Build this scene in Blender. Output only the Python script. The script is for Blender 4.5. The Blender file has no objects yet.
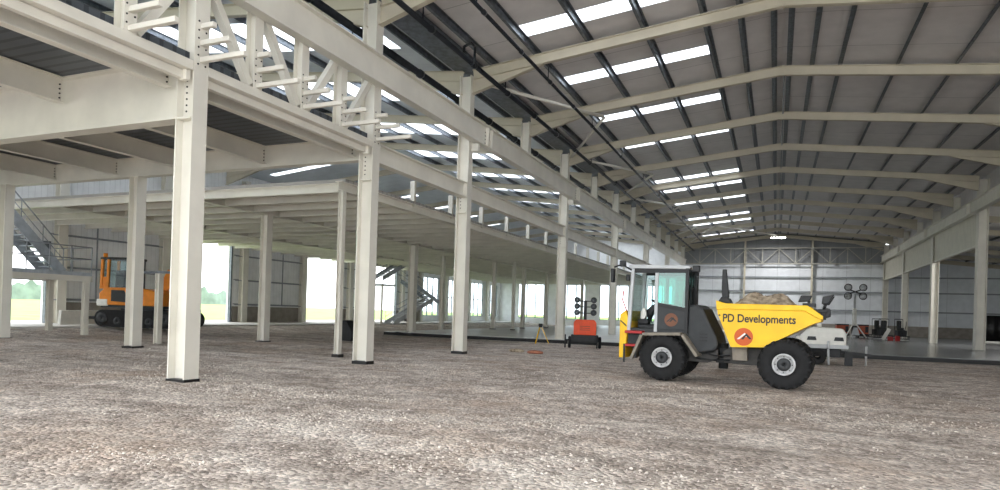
import bpy, math, random
import numpy as np
from mathutils import Vector, Matrix
random.seed(7); rng = np.random.default_rng(7)
SC = bpy.context.scene
COL = SC.collection
# ------------------------------------------------------------------ camera
F, PY, YAW, PITCH, ROLL, EYE = 654.645, 308.453, .399, .004, -.031, 1.65
_s, _c = math.sin(YAW), math.cos(YAW); _sp, _cp = math.sin(PITCH), math.cos(PITCH)
fwd = Vector((-_s*_cp, _c*_cp, _sp)); rgt = Vector((_c, _s, 0)); dwn = fwd.cross(rgt)
r2 = rgt*math.cos(ROLL) + dwn*math.sin(ROLL); d2 = -rgt*math.sin(ROLL) + dwn*math.cos(ROLL)
cam_d = bpy.data.cameras.new('camera'); cam = bpy.data.objects.new('camera', cam_d); COL.objects.link(cam)
M = Matrix.Identity(4)
for i in range(3):
    M[i][0], M[i][1], M[i][2] = r2[i], -d2[i], -fwd[i]
M[0][3], M[1][3], M[2][3] = 0, 0, EYE
cam.matrix_world = M
cam_d.sensor_fit = 'HORIZONTAL'; cam_d.sensor_width = 36; cam_d.lens = F*36/1000
cam_d.shift_y = (PY-245)/1000; cam_d.clip_start = .05; cam_d.clip_end = 800
SC.camera = cam
# ------------------------------------------------------------------ world, light, exposure
W = bpy.data.worlds.new('overcast_sky'); SC.world = W; W.use_nodes = True
bg = W.node_tree.nodes['Background']
bg.inputs[0].default_value = (.93, .97, 1, 1); bg.inputs[1].default_value = 1.0
SC.view_settings.view_transform = 'Standard'; SC.view_settings.look = 'None'
SC.view_settings.exposure = 2.2; SC.view_settings.gamma = 1; SC.view_settings.use_curve_mapping = False
SC.cycles.max_bounces = 10; SC.cycles.diffuse_bounces = 6; SC.cycles.transparent_max_bounces = 12
SC.cycles.sample_clamp_indirect = 6
def portal(loc, rot, sx, sy):
    l = bpy.data.lights.new('daylight_portal', 'AREA'); l.shape = 'RECTANGLE'; l.size = sx; l.size_y = sy
    l.cycles.is_portal = True
    o = bpy.data.objects.new('daylight_portal', l); COL.objects.link(o); o.location = loc; o.rotation_euler = rot
# ------------------------------------------------------------------ materials
def lin(c):
    return tuple((v/255/12.92 if v/255 <= .04045 else ((v/255+.055)/1.055)**2.4) for v in c) + (1,)
def mat(name, c, rough=.6, metal=0, var=.08, scale=3, bump=0, bscale=40, c2=None, spec=.4):
    m = bpy.data.materials.new(name); m.use_nodes = True; nt = m.node_tree; N = nt.nodes; L = nt.links
    b = N['Principled BSDF']; b.inputs['Roughness'].default_value = rough; b.inputs['Metallic'].default_value = metal
    b.inputs['Specular IOR Level'].default_value = spec
    tc = N.new('ShaderNodeTexCoord')
    n = N.new('ShaderNodeTexNoise'); n.inputs['Scale'].default_value = scale; n.inputs['Detail'].default_value = 5
    L.new(tc.outputs['Object'], n.inputs['Vector'])
    r = N.new('ShaderNodeValToRGB'); a = lin(c)
    lo = tuple(v*(1-var) for v in a[:3])+(1,) if c2 is None else lin(c2)
    hi = tuple(min(1, v*(1+var)) for v in a[:3])+(1,)
    r.color_ramp.elements[0].color = lo; r.color_ramp.elements[1].color = hi
    r.color_ramp.elements[0].position = .35; r.color_ramp.elements[1].position = .65
    L.new(n.outputs['Fac'], r.inputs[0]); L.new(r.outputs[0], b.inputs['Base Color'])
    if bump:
        n2 = N.new('ShaderNodeTexNoise'); n2.inputs['Scale'].default_value = bscale; n2.inputs['Detail'].default_value = 4
        L.new(tc.outputs['Object'], n2.inputs['Vector'])
        bp = N.new('ShaderNodeBump'); bp.inputs['Strength'].default_value = bump; bp.inputs['Distance'].default_value = .03
        L.new(n2.outputs['Fac'], bp.inputs['Height']); L.new(bp.outputs[0], b.inputs['Normal'])
    return m
def ribbed(name, c, axis, period, depth=.5, rough=.5, line=.82, width=.12, metal=0):
    """profiled sheet: thin darker joint lines every `period` metres along an axis, plus a matching bump"""
    m = mat(name, c, rough, metal, .05, 1.5); nt = m.node_tree; N = nt.nodes; L = nt.links
    b = N['Principled BSDF']; tc = [x for x in N if x.type == 'TEX_COORD'][0]
    sp = N.new('ShaderNodeSeparateXYZ'); L.new(tc.outputs['Object'], sp.inputs[0])
    d = N.new('ShaderNodeMath'); d.operation = 'DIVIDE'; d.inputs[1].default_value = period; L.new(sp.outputs[axis], d.inputs[0])
    f = N.new('ShaderNodeMath'); f.operation = 'FRACT'; L.new(d.outputs[0], f.inputs[0])
    lt = N.new('ShaderNodeMath'); lt.operation = 'LESS_THAN'; lt.inputs[1].default_value = width; L.new(f.outputs[0], lt.inputs[0])
    mx = N.new('ShaderNodeMix'); mx.data_type = 'RGBA'; mx.blend_type = 'MULTIPLY'
    old = b.inputs['Base Color'].links[0].from_socket
    L.new(lt.outputs[0], mx.inputs[0]); L.new(old, mx.inputs[6]); mx.inputs[7].default_value = (line, line, line, 1)
    L.new(mx.outputs[2], b.inputs['Base Color'])
    bp = N.new('ShaderNodeBump'); bp.invert = True; bp.inputs['Strength'].default_value = depth; bp.inputs['Distance'].default_value = .04
    L.new(lt.outputs[0], bp.inputs['Height']); L.new(bp.outputs[0], b.inputs['Normal'])
    return m
def emit(name, c, s):
    m = bpy.data.materials.new(name); m.use_nodes = True; b = m.node_tree.nodes['Principled BSDF']
    b.inputs['Base Color'].default_value = lin(c); b.inputs['Emission Color'].default_value = lin(c); b.inputs['Emission Strength'].default_value = s
    return m
def glass(name, tint, gloss=.08):
    m = bpy.data.materials.new(name); m.use_nodes = True; nt = m.node_tree; N = nt.nodes; L = nt.links
    t = N.new('ShaderNodeBsdfTransparent'); t.inputs[0].default_value = lin(tint)
    g = N.new('ShaderNodeBsdfGlossy'); g.inputs['Roughness'].default_value = .03
    x = N.new('ShaderNodeMixShader'); x.inputs[0].default_value = gloss
    L.new(t.outputs[0], x.inputs[1]); L.new(g.outputs[0], x.inputs[2]); L.new(x.outputs[0], N['Material Output'].inputs[0])
    return m
def translucent(name, c):
    m = bpy.data.materials.new(name); m.use_nodes = True; nt = m.node_tree; N = nt.nodes; L = nt.links
    t = N.new('ShaderNodeBsdfTranslucent'); t.inputs[0].default_value = lin(c)
    L.new(t.outputs[0], N['Material Output'].inputs[0])
    return m
CREAM = mat('cream_painted_steel', (222, 218, 207), .5, 0, .06, 1.2)
CREAM2 = mat('cream_roof_steel', (196, 188, 169), .55, 0, .06, 1.2)
RAILM = mat('grey_rail_steel', (150, 154, 158), .5, .1, .1, 5)
TRUSSM = mat('grey_truss_steel', (160, 158, 148), .55, 0, .08, 3)
UPPER = ribbed('dark_upper_gable', (128, 130, 132), 0, 2.46, .4, .5, .6, .012)
GALV = mat('galvanised_steel', (102, 108, 114), .42, .5, .25, 6)
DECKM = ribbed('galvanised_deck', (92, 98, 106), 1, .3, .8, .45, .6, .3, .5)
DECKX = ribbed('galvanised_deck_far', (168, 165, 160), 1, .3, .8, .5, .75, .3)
ROOF = ribbed('roof_liner_sheet', (214, 211, 210), 1, 3.0, .4, .55, .6, .012)
ROOF2 = ribbed('roof_liner_pale', (214, 220, 224), 1, 1.0, .3, .55, .8, .02)
SKYL = translucent('rooflight_sheet', (250, 252, 255))
WALLP = ribbed('white_wall_sheet', (243, 244, 244), 1, .32, .7, .5, .86, .1)
GABP = ribbed('grey_gable_panel', (222, 225, 229), 0, 2.46, .4, .5, .6, .012)
FASC = ribbed('profiled_fascia', (214, 209, 194), 1, .35, .9, .5, .75, .14)
DADO = mat('brown_grey_dado', (150, 143, 134), .7, 0, .15, 2)
BLACK = mat('black_rubber', (26, 26, 27), .75, 0, .25, 8, .3, 60)
BLACKP = mat('black_plastic', (32, 33, 35), .5, 0, .2, 6)
DPM = mat('black_membrane', (14, 14, 15), .5, 0, .2, 4)
BOLT = mat('dark_bolt_steel', (52, 50, 48), .6, .3)
PIPEM = mat('black_pipe', (38, 41, 46), .35, .3, .2, 5)
DARKG = mat('dark_grey_panel', (46, 48, 50), .5, 0, .15, 5)
CHASS = mat('chassis_grey', (66, 64, 62), .6, 0, .2, 5)
BEIGE = mat('dusty_grey_guard', (134, 126, 114), .6, 0, .15, 6)
YEL = mat('yellow_paint', (246, 196, 22), .4, 0, .06, 3)
RED = mat('red_paint', (176, 44, 44), .5, 0, .12, 6)
ORANGE = mat('orange_paint', (236, 142, 36), .42, 0, .08, 4)
RORANGE = mat('red_orange_canopy', (236, 84, 40), .45, 0, .08, 3)
DORANGE = mat('dull_orange', (168, 76, 48), .55, 0, .15, 4)
LOGO = mat('terracotta_vinyl', (208, 92, 34), .5, 0, .05)
LOGOD = mat('dull_terracotta_vinyl', (118, 74, 50), .5, 0, .1)  # duller tone for the cab door emblem
INK = mat('dark_vinyl', (34, 40, 42), .5, 0, .05)
WHT = mat('white_paint', (234, 232, 224), .45, 0, .06, 4)
LGREY = mat('light_grey_paint', (190, 192, 194), .5, 0, .06, 4)
STEELG = mat('grey_wheel_rim', (196, 196, 196), .45, .1, .15, 8)
SOIL = mat('excavated_soil', (176, 161, 140), .95, 0, .2, 7, .9, 22, c2=(122, 107, 88))
TEAL = glass('teal_tinted_glass', (120, 205, 190), .1)
CLEAR = glass('clear_glass', (225, 235, 235), .1)
GLAZE = glass('window_glass', (240, 246, 248), .06)
LAMP = emit('lamp_face', (255, 252, 244), 14)
LAMPOFF = mat('lamp_lens', (70, 74, 78), .15, 0, .1)
GRASS = mat('grass_green', (152, 178, 88), .9, 0, .2, .4, c2=(124, 152, 72))
TREES = mat('distant_tree_green', (112, 128, 116), .95, 0, .2, .2)
STAIRM = mat('grey_stair_steel', (172, 178, 184), .5, .1, .15, 4)
def gravel_mat():
    m = bpy.data.materials.new('crushed_stone'); m.use_nodes = True; nt = m.node_tree; N = nt.nodes; L = nt.links
    b = N['Principled BSDF']; b.inputs['Roughness'].default_value = .95; b.inputs['Specular IOR Level'].default_value = .15
    tc = N.new('ShaderNodeTexCoord')
    def noise(s, d=6, vec=None):
        n = N.new('ShaderNodeTexNoise'); n.inputs['Scale'].default_value = s; n.inputs['Detail'].default_value = d; n.inputs['Roughness'].default_value = .65
        L.new(vec or tc.outputs['Object'], n.inputs['Vector']); return n
    mp = N.new('ShaderNodeMapping'); mp.inputs['Rotation'].default_value = (0, 0, -.25); mp.inputs['Scale'].default_value = (.4, 1, 1)
    L.new(tc.outputs['Object'], mp.inputs['Vector'])
    big = noise(.9, 7, mp.outputs[0]); mid = noise(2.2, 6)
    mix = N.new('ShaderNodeMath'); mix.operation = 'ADD'; L.new(big.outputs['Fac'], mix.inputs[0]); L.new(mid.outputs['Fac'], mix.inputs[1])
    r = N.new('ShaderNodeValToRGB'); e = r.color_ramp.elements
    e[0].position = .82/2; e[0].color = lin((162, 150, 140)); e[1].position = 1.16/2; e[1].color = lin((220, 210, 200))
    x = e.new(.5); x.color = lin((194, 182, 172))
    hf = N.new('ShaderNodeMath'); hf.operation = 'MULTIPLY'; hf.inputs[1].default_value = .5; L.new(mix.outputs[0], hf.inputs[0]); L.new(hf.outputs[0], r.inputs[0])
    v = N.new('ShaderNodeTexVoronoi'); v.inputs['Scale'].default_value = 22; v.inputs['Randomness'].default_value = 1; L.new(tc.outputs['Object'], v.inputs['Vector'])
    hs = N.new('ShaderNodeSeparateColor'); L.new(v.outputs['Color'], hs.inputs[0])
    mr = N.new('ShaderNodeMapRange'); mr.inputs[3].default_value = .5; mr.inputs[4].default_value = 1.4; L.new(hs.outputs[0], mr.inputs[0])
    mx = N.new('ShaderNodeMix'); mx.data_type = 'RGBA'; mx.blend_type = 'MULTIPLY'; mx.inputs[0].default_value = .9
    wn = noise(.33, 3); wr = N.new('ShaderNodeMapRange'); wr.inputs[1].default_value = .5; wr.inputs[2].default_value = .68; wr.inputs[4].default_value = .6; L.new(wn.outputs['Fac'], wr.inputs[0])
    wm = N.new('ShaderNodeMix'); wm.data_type = 'RGBA'; wm.inputs[7].default_value = lin((186, 164, 146)); L.new(wr.outputs[0], wm.inputs[0]); L.new(r.outputs[0], wm.inputs[6])
    L.new(wm.outputs[2], mx.inputs[6]); L.new(mr.outputs[0], mx.inputs[7]); L.new(mx.outputs[2], b.inputs['Base Color'])
    fine = noise(9, 8)
    ad = N.new('ShaderNodeMath'); ad.operation = 'SUBTRACT'; L.new(fine.outputs['Fac'], ad.inputs[0])
    vm = N.new('ShaderNodeMath'); vm.operation = 'MULTIPLY'; vm.inputs[1].default_value = .55; L.new(v.outputs['Distance'], vm.inputs[0]); L.new(vm.outputs[0], ad.inputs[1])
    bp = N.new('ShaderNodeBump'); bp.inputs['Strength'].default_value = .8; bp.inputs['Distance'].default_value = .06
    L.new(ad.outputs[0], bp.inputs['Height']); L.new(bp.outputs[0], b.inputs['Normal'])
    return m
GRAVEL = gravel_mat()
STONE = mat('pale_stone', (226, 217, 207), .95, 0, .08, 14, c2=(132, 121, 111))
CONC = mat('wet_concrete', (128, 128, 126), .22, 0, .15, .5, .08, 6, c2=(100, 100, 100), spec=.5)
GLARE_CONC = mat('glare_concrete', (206, 204, 198), .4, 0, .08, .6, spec=.4)  # daylight glare put into the concrete colour
RUST = mat('rusty_steel', (150, 96, 74), .8, 0, .2, 9)
APRON = mat('pale_concrete', (205, 202, 196), .8, 0, .1, .6)
# ------------------------------------------------------------------ mesh helpers
class MB:
    def __init__(s): s.v = []; s.f = []; s.sm = []
    def add(s, vs, fs, smooth=False):
        o = len(s.v); s.v += [tuple(v) for v in vs]; s.f += [tuple(i+o for i in f) for f in fs]; s.sm += [smooth]*len(fs); return s
    def box(s, x0, x1, y0, y1, z0, z1):
        v = [(x, y, z) for x in (x0, x1) for y in (y0, y1) for z in (z0, z1)]
        return s.add(v, [(0,1,3,2),(4,6,7,5),(0,4,5,1),(2,3,7,6),(0,2,6,4),(1,5,7,3)])
    def extrude(s, prof, p0, p1, up=(0,0,1)):
        """prof = list of (side, up) pairs swept from p0 to p1"""
        p0, p1, up = Vector(p0), Vector(p1), Vector(up); d = (p1-p0).normalized()
        sd = d.cross(up).normalized(); u = sd.cross(d)
        n = len(prof); v = [p+sd*a+u*b for p in (p0, p1) for a, b in prof]
        f = [(i, (i+1) % n, n+(i+1) % n, n+i) for i in range(n)] + [tuple(range(n-1, -1, -1)), tuple(range(n, 2*n))]
        return s.add(v, f)
    def bar(s, p0, p1, w, h, up=(0,0,1)):
        return s.extrude([(-w/2,-h/2),(w/2,-h/2),(w/2,h/2),(-w/2,h/2)], p0, p1, up)
    def ib(s, p0, p1, h, b, tw=.014, tf=.02, up=(0,0,1)):
        H, B, t = h/2, b/2, tw/2
        return s.extrude([(-B,-H),(B,-H),(B,-H+tf),(t,-H+tf),(t,H-tf),(B,H-tf),(B,H),(-B,H),(-B,H-tf),(-t,H-tf),(-t,-H+tf),(-B,-H+tf)], p0, p1, up)
    def zed(s, p0, p1, h, b=.07, t=.012, up=(0,0,1)):
        return s.extrude([(-t/2,0),(t/2,0),(t/2,h-t),(b,h-t),(b,h),(-t/2,h)][:6], p0, p1, up) if False else \
            s.extrude([(-b,0),(t/2,0),(t/2,h-t),(b,h-t),(b,h),(-t/2,h),(-t/2,t),(-b,t)], p0, p1, up)
    def tube(s, p0, p1, r, r2_=None, n=12):
        r2_ = r if r2_ is None else r2_; p0, p1 = Vector(p0), Vector(p1); d = (p1-p0).normalized()
        a = d.cross(Vector((0,0,1)) if abs(d.z) < .9 else Vector((1,0,0))).normalized(); b = d.cross(a)
        v = [p+(a*math.cos(2*math.pi*i/n)+b*math.sin(2*math.pi*i/n))*q for p, q in ((p0, r), (p1, r2_)) for i in range(n)]
        f = [(i, (i+1) % n, n+(i+1) % n, n+i) for i in range(n)]
        s.add(v, f, True); s.add([], []); o = len(s.v)-2*n
        s.f += [tuple(o+i for i in range(n-1, -1, -1)), tuple(o+n+i for i in range(n))]; s.sm += [False, False]; return s
    def path(s, pts, r, n=8):
        for a, b in zip(pts, pts[1:]): s.tube(a, b, r, n=n)
        return s
    def prism(s, poly, y0, y1, plane='xz'):
        """poly in a plane, extruded across the third axis"""
        n = len(poly); P = {'xz': lambda a, b, t: (a, t, b), 'yz': lambda a, b, t: (t, a, b), 'xy': lambda a, b, t: (a, b, t)}[plane]
        v = [P(a, b, t) for t in (y0, y1) for a, b in poly]
        return s.add(v, [(i, (i+1) % n, n+(i+1) % n, n+i) for i in range(n)] + [tuple(range(n-1, -1, -1)), tuple(range(n, 2*n))])
    def lathe(s, prof, c, axis='y', n=32, smooth=True):
        """prof = (radius, offset) closed loop turned about an axis through c"""
        m = len(prof); v = []
        for i in range(n):
            a = 2*math.pi*i/n
            for r, o in prof:
                q = {'y': (r*math.cos(a), o, r*math.sin(a)), 'z': (r*math.cos(a), r*math.sin(a), o), 'x': (o, r*math.cos(a), r*math.sin(a))}[axis]
                v.append((c[0]+q[0], c[1]+q[1], c[2]+q[2]))
        f = [(i*m+j, ((i+1) % n)*m+j, ((i+1) % n)*m+(j+1) % m, i*m+(j+1) % m) for i in range(n) for j in range(m)]
        return s.add(v, f, smooth)
    def sphere(s, c, r, sx=1, sy=1, sz=1, n=12):
        v = []; f = []
        for i in range(n//2+1):
            t = math.pi*i/(n//2)
            for j in range(n):
                a = 2*math.pi*j/n; v.append((c[0]+r*sx*math.sin(t)*math.cos(a), c[1]+r*sy*math.sin(t)*math.sin(a), c[2]+r*sz*math.cos(t)))
        for i in range(n//2):
            for j in range(n): f.append((i*n+j, (i+1)*n+j, (i+1)*n+(j+1) % n, i*n+(j+1) % n))
        return s.add(v, f, True)
    def build(s, name, m, parent=None, bevel=0, loc=None):
        me = bpy.data.meshes.new(name); me.from_pydata(s.v, [], s.f); me.update()
        me.polygons.foreach_set('use_smooth', s.sm)
        import bmesh
        bm = bmesh.new(); bm.from_mesh(me); bmesh.ops.remove_doubles(bm, verts=bm.verts, dist=1e-6); bmesh.ops.recalc_face_normals(bm, faces=bm.faces); bm.to_mesh(me); bm.free()
        me.materials.append(m); o = bpy.data.objects.new(name, me); COL.objects.link(o)
        if parent: o.parent = parent
        if loc: o.location = loc
        if bevel:
            b = o.modifiers.new('bevel', 'BEVEL'); b.width = bevel; b.segments = 2; b.limit_method = 'ANGLE'
        return o
def tag(o, label, cat, group=None, kind=None):
    if label: o['label'] = label
    if cat: o['category'] = cat
    if group: o['group'] = group
    if kind: o['kind'] = kind
    return o
def thing(name, label, cat, loc=(0,0,0), rz=0, group=None):
    o = bpy.data.objects.new(name, None); COL.objects.link(o); o.empty_display_size = .2
    o.location = loc; o.rotation_euler = (0, 0, rz); return tag(o, label, cat, group, 'thing')
def struct(name, mb, m, label=None):
    o = mb.build(name, m); o['kind'] = 'structure'
    if label: o['label'] = label
    return o
def copy_tree(o, parent=None):
    c = o.copy(); COL.objects.link(c)
    if parent: c.parent = parent
    for ch in list(o.children): copy_tree(ch, c)
    return c
ORD = ['first','second','third','fourth','fifth','sixth','seventh','eighth','ninth','tenth','eleventh','twelfth','thirteenth','fourteenth','fifteenth','sixteenth','seventeenth','eighteenth','nineteenth','twentieth']
def ordn(i):
    if i < 20: return ORD[i]
    t, u = divmod(i+1, 10); tens = {2:'twent',3:'thirt',4:'fort',5:'fift'}[t]
    return tens+'ieth' if u == 0 else tens+'y-'+ORD[u-1]
B = 6.261
def Yk(k): return 9.72 + B*k
XL, XR = -10.97, 11.25          # column rows of the hall
XRIDGE, ZR, S = -.03, 12.05, .107 # sheet level at the ridge and its slope
def zroof(x): return ZR - S*abs(x-XRIDGE)
XV = -24.0                      # ridge of the second span
def zroof2(x): return zroof(XL) + S*(abs(XL-XV) - abs(x-XV))
YG = 85.2; Y0 = -4.0; XW = -36.0
# ------------------------------------------------------------------ ground
def make_ground():
    xs = np.concatenate([np.arange(-39, -30, 3), np.arange(-30, 14, .25), np.arange(14, 60, 3)]); ys = np.concatenate([np.arange(-12, 2, 2), np.arange(2, 24, .22), np.arange(24, 40, .8), np.arange(40, 100, 5)])
    X, Y = np.meshgrid(xs, ys)
    waves = [(rng.uniform(0, 6.28), rng.uniform(.5, 3.2), rng.uniform(0, 6.28)) for i in range(26)]
    def gz(X, Y):
        Z = np.zeros_like(X)
        for a, fr, ph in waves: Z = Z + .0085/fr**.6*np.sin(fr*(X*math.cos(a)*.6+Y*math.sin(a)*1.3)+ph)
        Z = Z*np.clip((26-Y)/8, 0, 1) + .25*np.clip((-28.6-X)/3, 0, 1)
        for t in range(3):   # wheel ruts curving past the dumper
            cx = 5.6 + 1.1*t + .03*(X+4)**2*.4; Z = Z - .03*np.exp(-((Y-cx)/.16)**2)*np.clip((X+9)/3, 0, 1)
        return Z - .012
    Z = gz(X, Y)
    n, m = X.shape; v = np.stack([X.ravel(), Y.ravel(), Z.ravel()], 1)
    idx = np.arange(n*m).reshape(n, m); f = np.stack([idx[:-1,:-1].ravel(), idx[:-1,1:].ravel(), idx[1:,1:].ravel(), idx[1:,:-1].ravel()], 1)
    mb = MB(); mb.add(v.tolist(), f.tolist(), True); struct('ground', mb, GRAVEL)
    P = 26000; mbs = MB(); vs = []; fs = []
    for i in range(P):
        y = 3.6 + 15*rng.random()**1.7; x = rng.uniform(-1.15*y-1.5, .36*y+1.2)
        band = math.sin(2.1*y-.55*x+1.2*math.sin(.6*x))+.8*math.sin(.9*y+.35*x+2)+.5*math.sin(5.1*y+.8*x)
        if band < rng.normal(.55, .55): continue
        s = rng.uniform(.008, .024)*(1.5 if rng.random() < .07 else 1)
        a = rng.uniform(0, 6.28); c, d = math.cos(a), math.sin(a); o = len(vs); g = float(gz(np.float64(x), np.float64(y)))
        for px, py, pz in ((1,0,0),(-.2,.9,0),(-1,-.1,0),(.1,-.8,0),(.35,.3,.8),(-.4,-.2,.65)):
            px *= rng.uniform(.7, 1.3); py *= rng.uniform(.7, 1.3)
            vs.append((x+s*(px*c-py*d), y+s*(px*d+py*c), g+s*pz*rng.uniform(.7,1.2)-.002))
        fs += [tuple(o+i for i in q) for q in ((0,1,4),(1,5,4),(1,2,5),(2,3,5),(3,4,5),(3,0,4))]
    mbs.add(vs, fs); o = mbs.build('loose_gravel', STONE); tag(o, 'loose pale crushed stone scattered over the site floor', 'gravel', None, 'stuff')
make_ground()
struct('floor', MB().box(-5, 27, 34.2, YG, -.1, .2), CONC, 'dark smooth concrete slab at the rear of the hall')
struct('floor_glare', MB().box(-22, -5, 34.2, YG, -.1, .2), GLARE_CONC, 'concrete slab pale with painted daylight glare behind the left column row')  # same slab, paler to carry the glare from the left openings
o = MB().box(-22.05, 27, 34.12, 34.2, -.05, .17).build('slab_membrane', DPM); tag(o, 'black plastic membrane along the front edge of the concrete slab', 'membrane', kind='thing')
struct('floor_apron', MB().box(-40, -31.5, -5, YG, 0, .262), APRON)
struct('terrain', MB().box(-420, -40, -150, 320, -1, .22), GRASS)
def treeline():
    mb = MB(); ys = np.arange(-150, 330, 3.0)
    for i in range(len(ys)-1):
        h0, h1 = [3.2+2.2*math.sin(y*.05)+1.6*math.sin(y*.31+1)+1.2*math.sin(y*.9) for y in (ys[i], ys[i+1])]
        mb.add([(-330, ys[i], 0), (-330, ys[i+1], 0), (-333, ys[i+1], h1+6), (-333, ys[i], h0+6), (-345, ys[i+1], 0), (-345, ys[i], 0)], [(0,1,2,3), (3,2,4,5)])
    tag(mb.build('treeline', TREES), 'hazy belt of distant trees beyond the grass field', 'trees', kind='stuff')
treeline()
# ------------------------------------------------------------------ envelope
LIGHT_Y = [-1.5, 4.5, 9.0, 14.8, 20.65, 25.7, 31.3, 36.85, 42.95, 47.2, 51.1, 57.0, 61.6, 66.2, 70.5, 75, 80]
def roof_strip(mb, x0, x1, zf, y0, y1, t=.06):
    a, b = zf(x0), zf(x1)
    mb.add([(x0,y0,a),(x1,y0,b),(x1,y1,b),(x0,y1,a),(x0,y0,a+t),(x1,y0,b+t),(x1,y1,b+t),(x0,y1,a+t)],
           [(0,1,2,3),(7,6,5,4),(0,4,5,1),(1,5,6,2),(2,6,7,3),(3,7,4,0)])
def lit_slope(mb, x0, x1, xa, xb, zf, ys, w, label, group):
    roof_strip(mb, x0, xa, zf, Y0, YG); roof_strip(mb, xb, x1, zf, Y0, YG)
    e = Y0
    for y in ys:
        roof_strip(mb, xa, xb, zf, e, y-w/2); e = y+w/2
    roof_strip(mb, xa, xb, zf, e, YG)
    for i, y in enumerate(ys):
        r = MB(); roof_strip(r, xa+.003, xb-.003, zf, y-w/2+.003, y+w/2-.003, .05)
        tag(r.build('rooflight', SKYL), label % ordn(i), 'rooflight', group, 'thing')
mb = MB()
lit_slope(mb, XL, XRIDGE, -8.25, -2.46, zroof, LIGHT_Y, .88, 'bright translucent rooflight strip, %s from the open front in the main hall roof', 'rooflights of the main hall')
roof_strip(mb, XRIDGE, XR+.38, zroof, Y0, YG)
struct('ceiling', mb, ROOF)
mb = MB()
ys2 = [Yk(k)+3.1 for k in range(0, 12)]
lit_slope(mb, XV, XL, -22.5, -12.8, zroof2, ys2, 2.6, 'translucent rooflight strip, %s from the front in the roof above the mezzanine', 'rooflights above the mezzanine')  # strips widened to let more light in
lit_slope(mb, XW-.3, XV, -34.5, -29.5, zroof2, ys2, .6, 'added translucent rooflight strip, %s from the front on the outer slope above the mezzanine', 'added rooflights of the outer mezzanine slope')  # outer slope strips added to brighten the interior
struct('ceiling_mezzanine', mb, ROOF2)
def zaisle(x): return 9.5 - .105*(x-XR)
mb = MB(); roof_strip(mb, XR, 27, zaisle, Y0, YG); struct('ceiling_aisle', mb, ROOF)
# gable wall at the far end
gp = [(XW-.2, 0), (27, 0), (27, zaisle(27)), (XR, zaisle(XR))]
struct('wall_far', MB().box(-11.2, XR, YG, YG+.2, 0, 8.25).prism([(XR, 0), (27, 0), (27, zaisle(27)), (XR, zaisle(XR))], YG, YG+.2), GABP)
struct('wall_far_upper', MB().prism([(-11.2, 8.25), (XR, 8.25), (XR, zroof(XR)), (XRIDGE, ZR), (-11.2, zroof(-11.2))], YG, YG+.2), UPPER)  # upper gable coloured darker than the panels below
# far wall of the mezzanine side with tall glazing
wf = MB(); gl = [(-33.2, -29.4), (-27.4, -23.6), (-21.6, -17.8), (-16, -12.2)]
wf.prism([(XW-.2, 5.5), (-11.2, 5.5), (-11.2, zroof2(-11.2)), (XV, zroof2(XV)), (XW-.2, zroof2(XW-.2))], YG, YG+.2)
e = XW-.2
for a, b in gl:
    wf.box(e, a, YG, YG+.2, 0, 5.5); wf.box(a, b, YG, YG+.2, 0, .9); e = b
wf.box(e, -11.2, YG, YG+.2, 0, 5.5)
struct('wall_far_mezzanine', wf, WALLP)
def glazing(n, p0, p1, z0, z1, nv, nh):
    """window in a wall: frame bars and panes between two plan points"""
    p0, p1 = Vector(p0), Vector(p1); d = p1-p0
    fr = MB()
    for i in range(nv+1):
        q = p0+d*i/nv; fr.bar((q.x, q.y, z0), (q.x, q.y, z1), .1, .12, (1, 0, 0))
    for j in range(nh+1):
        z = z0+(z1-z0)*j/nh; fr.bar((p0.x, p0.y, z), (p1.x, p1.y, z), .1, .1)
    o = fr.build('window_%d' % n, GALV); o['kind'] = 'structure'
    g = MB(); g.bar((p0.x, p0.y, (z0+z1)/2), (p1.x, p1.y, (z0+z1)/2), .02, z1-z0); g.build('pane', GLAZE, o)
wn = 1
for a, b in gl: glazing(wn, (a, YG+.1, 0), (b, YG+.1, 0), .9, 5.5, 3, 1); wn += 1
# left outer wall: cream columns, ribbed sheet, roller doors and glazing
doors = [(18.2, 22.7, .26, 4.2), (30.5, 35.5, .26, 5.9), (43.6, 48.3, .26, 6.0), (53.8, 57.6, .26, 6.6)]
wins = [(63.2, 67.0, .9, 5.2), (69.2, 73.2, .9, 5.2), (75.4, 79.4, .9, 5.2), (81.0, 84.2, .9, 5.2)]
wl = MB(); e = Y0; top = zroof2(XW)-.02
for a, b, z0, z1 in sorted(doors+wins):
    wl.box(XW-.2, XW, e, a, 0, top); wl.box(XW-.2, XW, a, b, z1, top)
    if z0 > .5: wl.box(XW-.2, XW, a, b, 0, z0)
    e = b
wl.box(XW-.2, XW, e, YG, 0, top)
struct('wall_left', wl, WALLP)
for a, b, z0, z1 in wins: glazing(wn, (XW-.1, a, 0), (XW-.1, b, 0), z0, z1, 3, 2); wn += 1
for i, (a, b, z0, z1) in enumerate(doors):
    f = MB().box(XW-.05, XW+.16, a-.12, a, z0, z1).box(XW-.05, XW+.16, b, b+.12, z0, z1)
    f.box(XW-.05, XW+.3, a-.12, b+.12, z1, z1+.42)
    o = f.build('door_%d' % (i+1), GALV); o['kind'] = 'structure'; o['label'] = 'open roller door in the left wall'
wcols = [16.7, 23.3, 29.8, 36.5, 43.0, 49.4, 58.4, 62.2, 68.2, 74.4, 80.2]
for i, y in enumerate(wcols):
    o = MB().ib((XW+.36, y, 0), (XW+.36, y, top-.5), .4, .5, .02, .03, (1, 0, 0)).build('wall_column', CREAM)
    tag(o, 'cream steel column against the left outer wall, %s from the front' % ordn(i), 'column', 'cream columns along the left outer wall', 'thing')
rails = MB()
zz = [1.55, 3.3, 5.05, 6.8]
segs = [(Y0, 18), (22.9, 30.2), (35.8, 43.2), (48.7, 53.5), (57.8, 63)]
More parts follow.
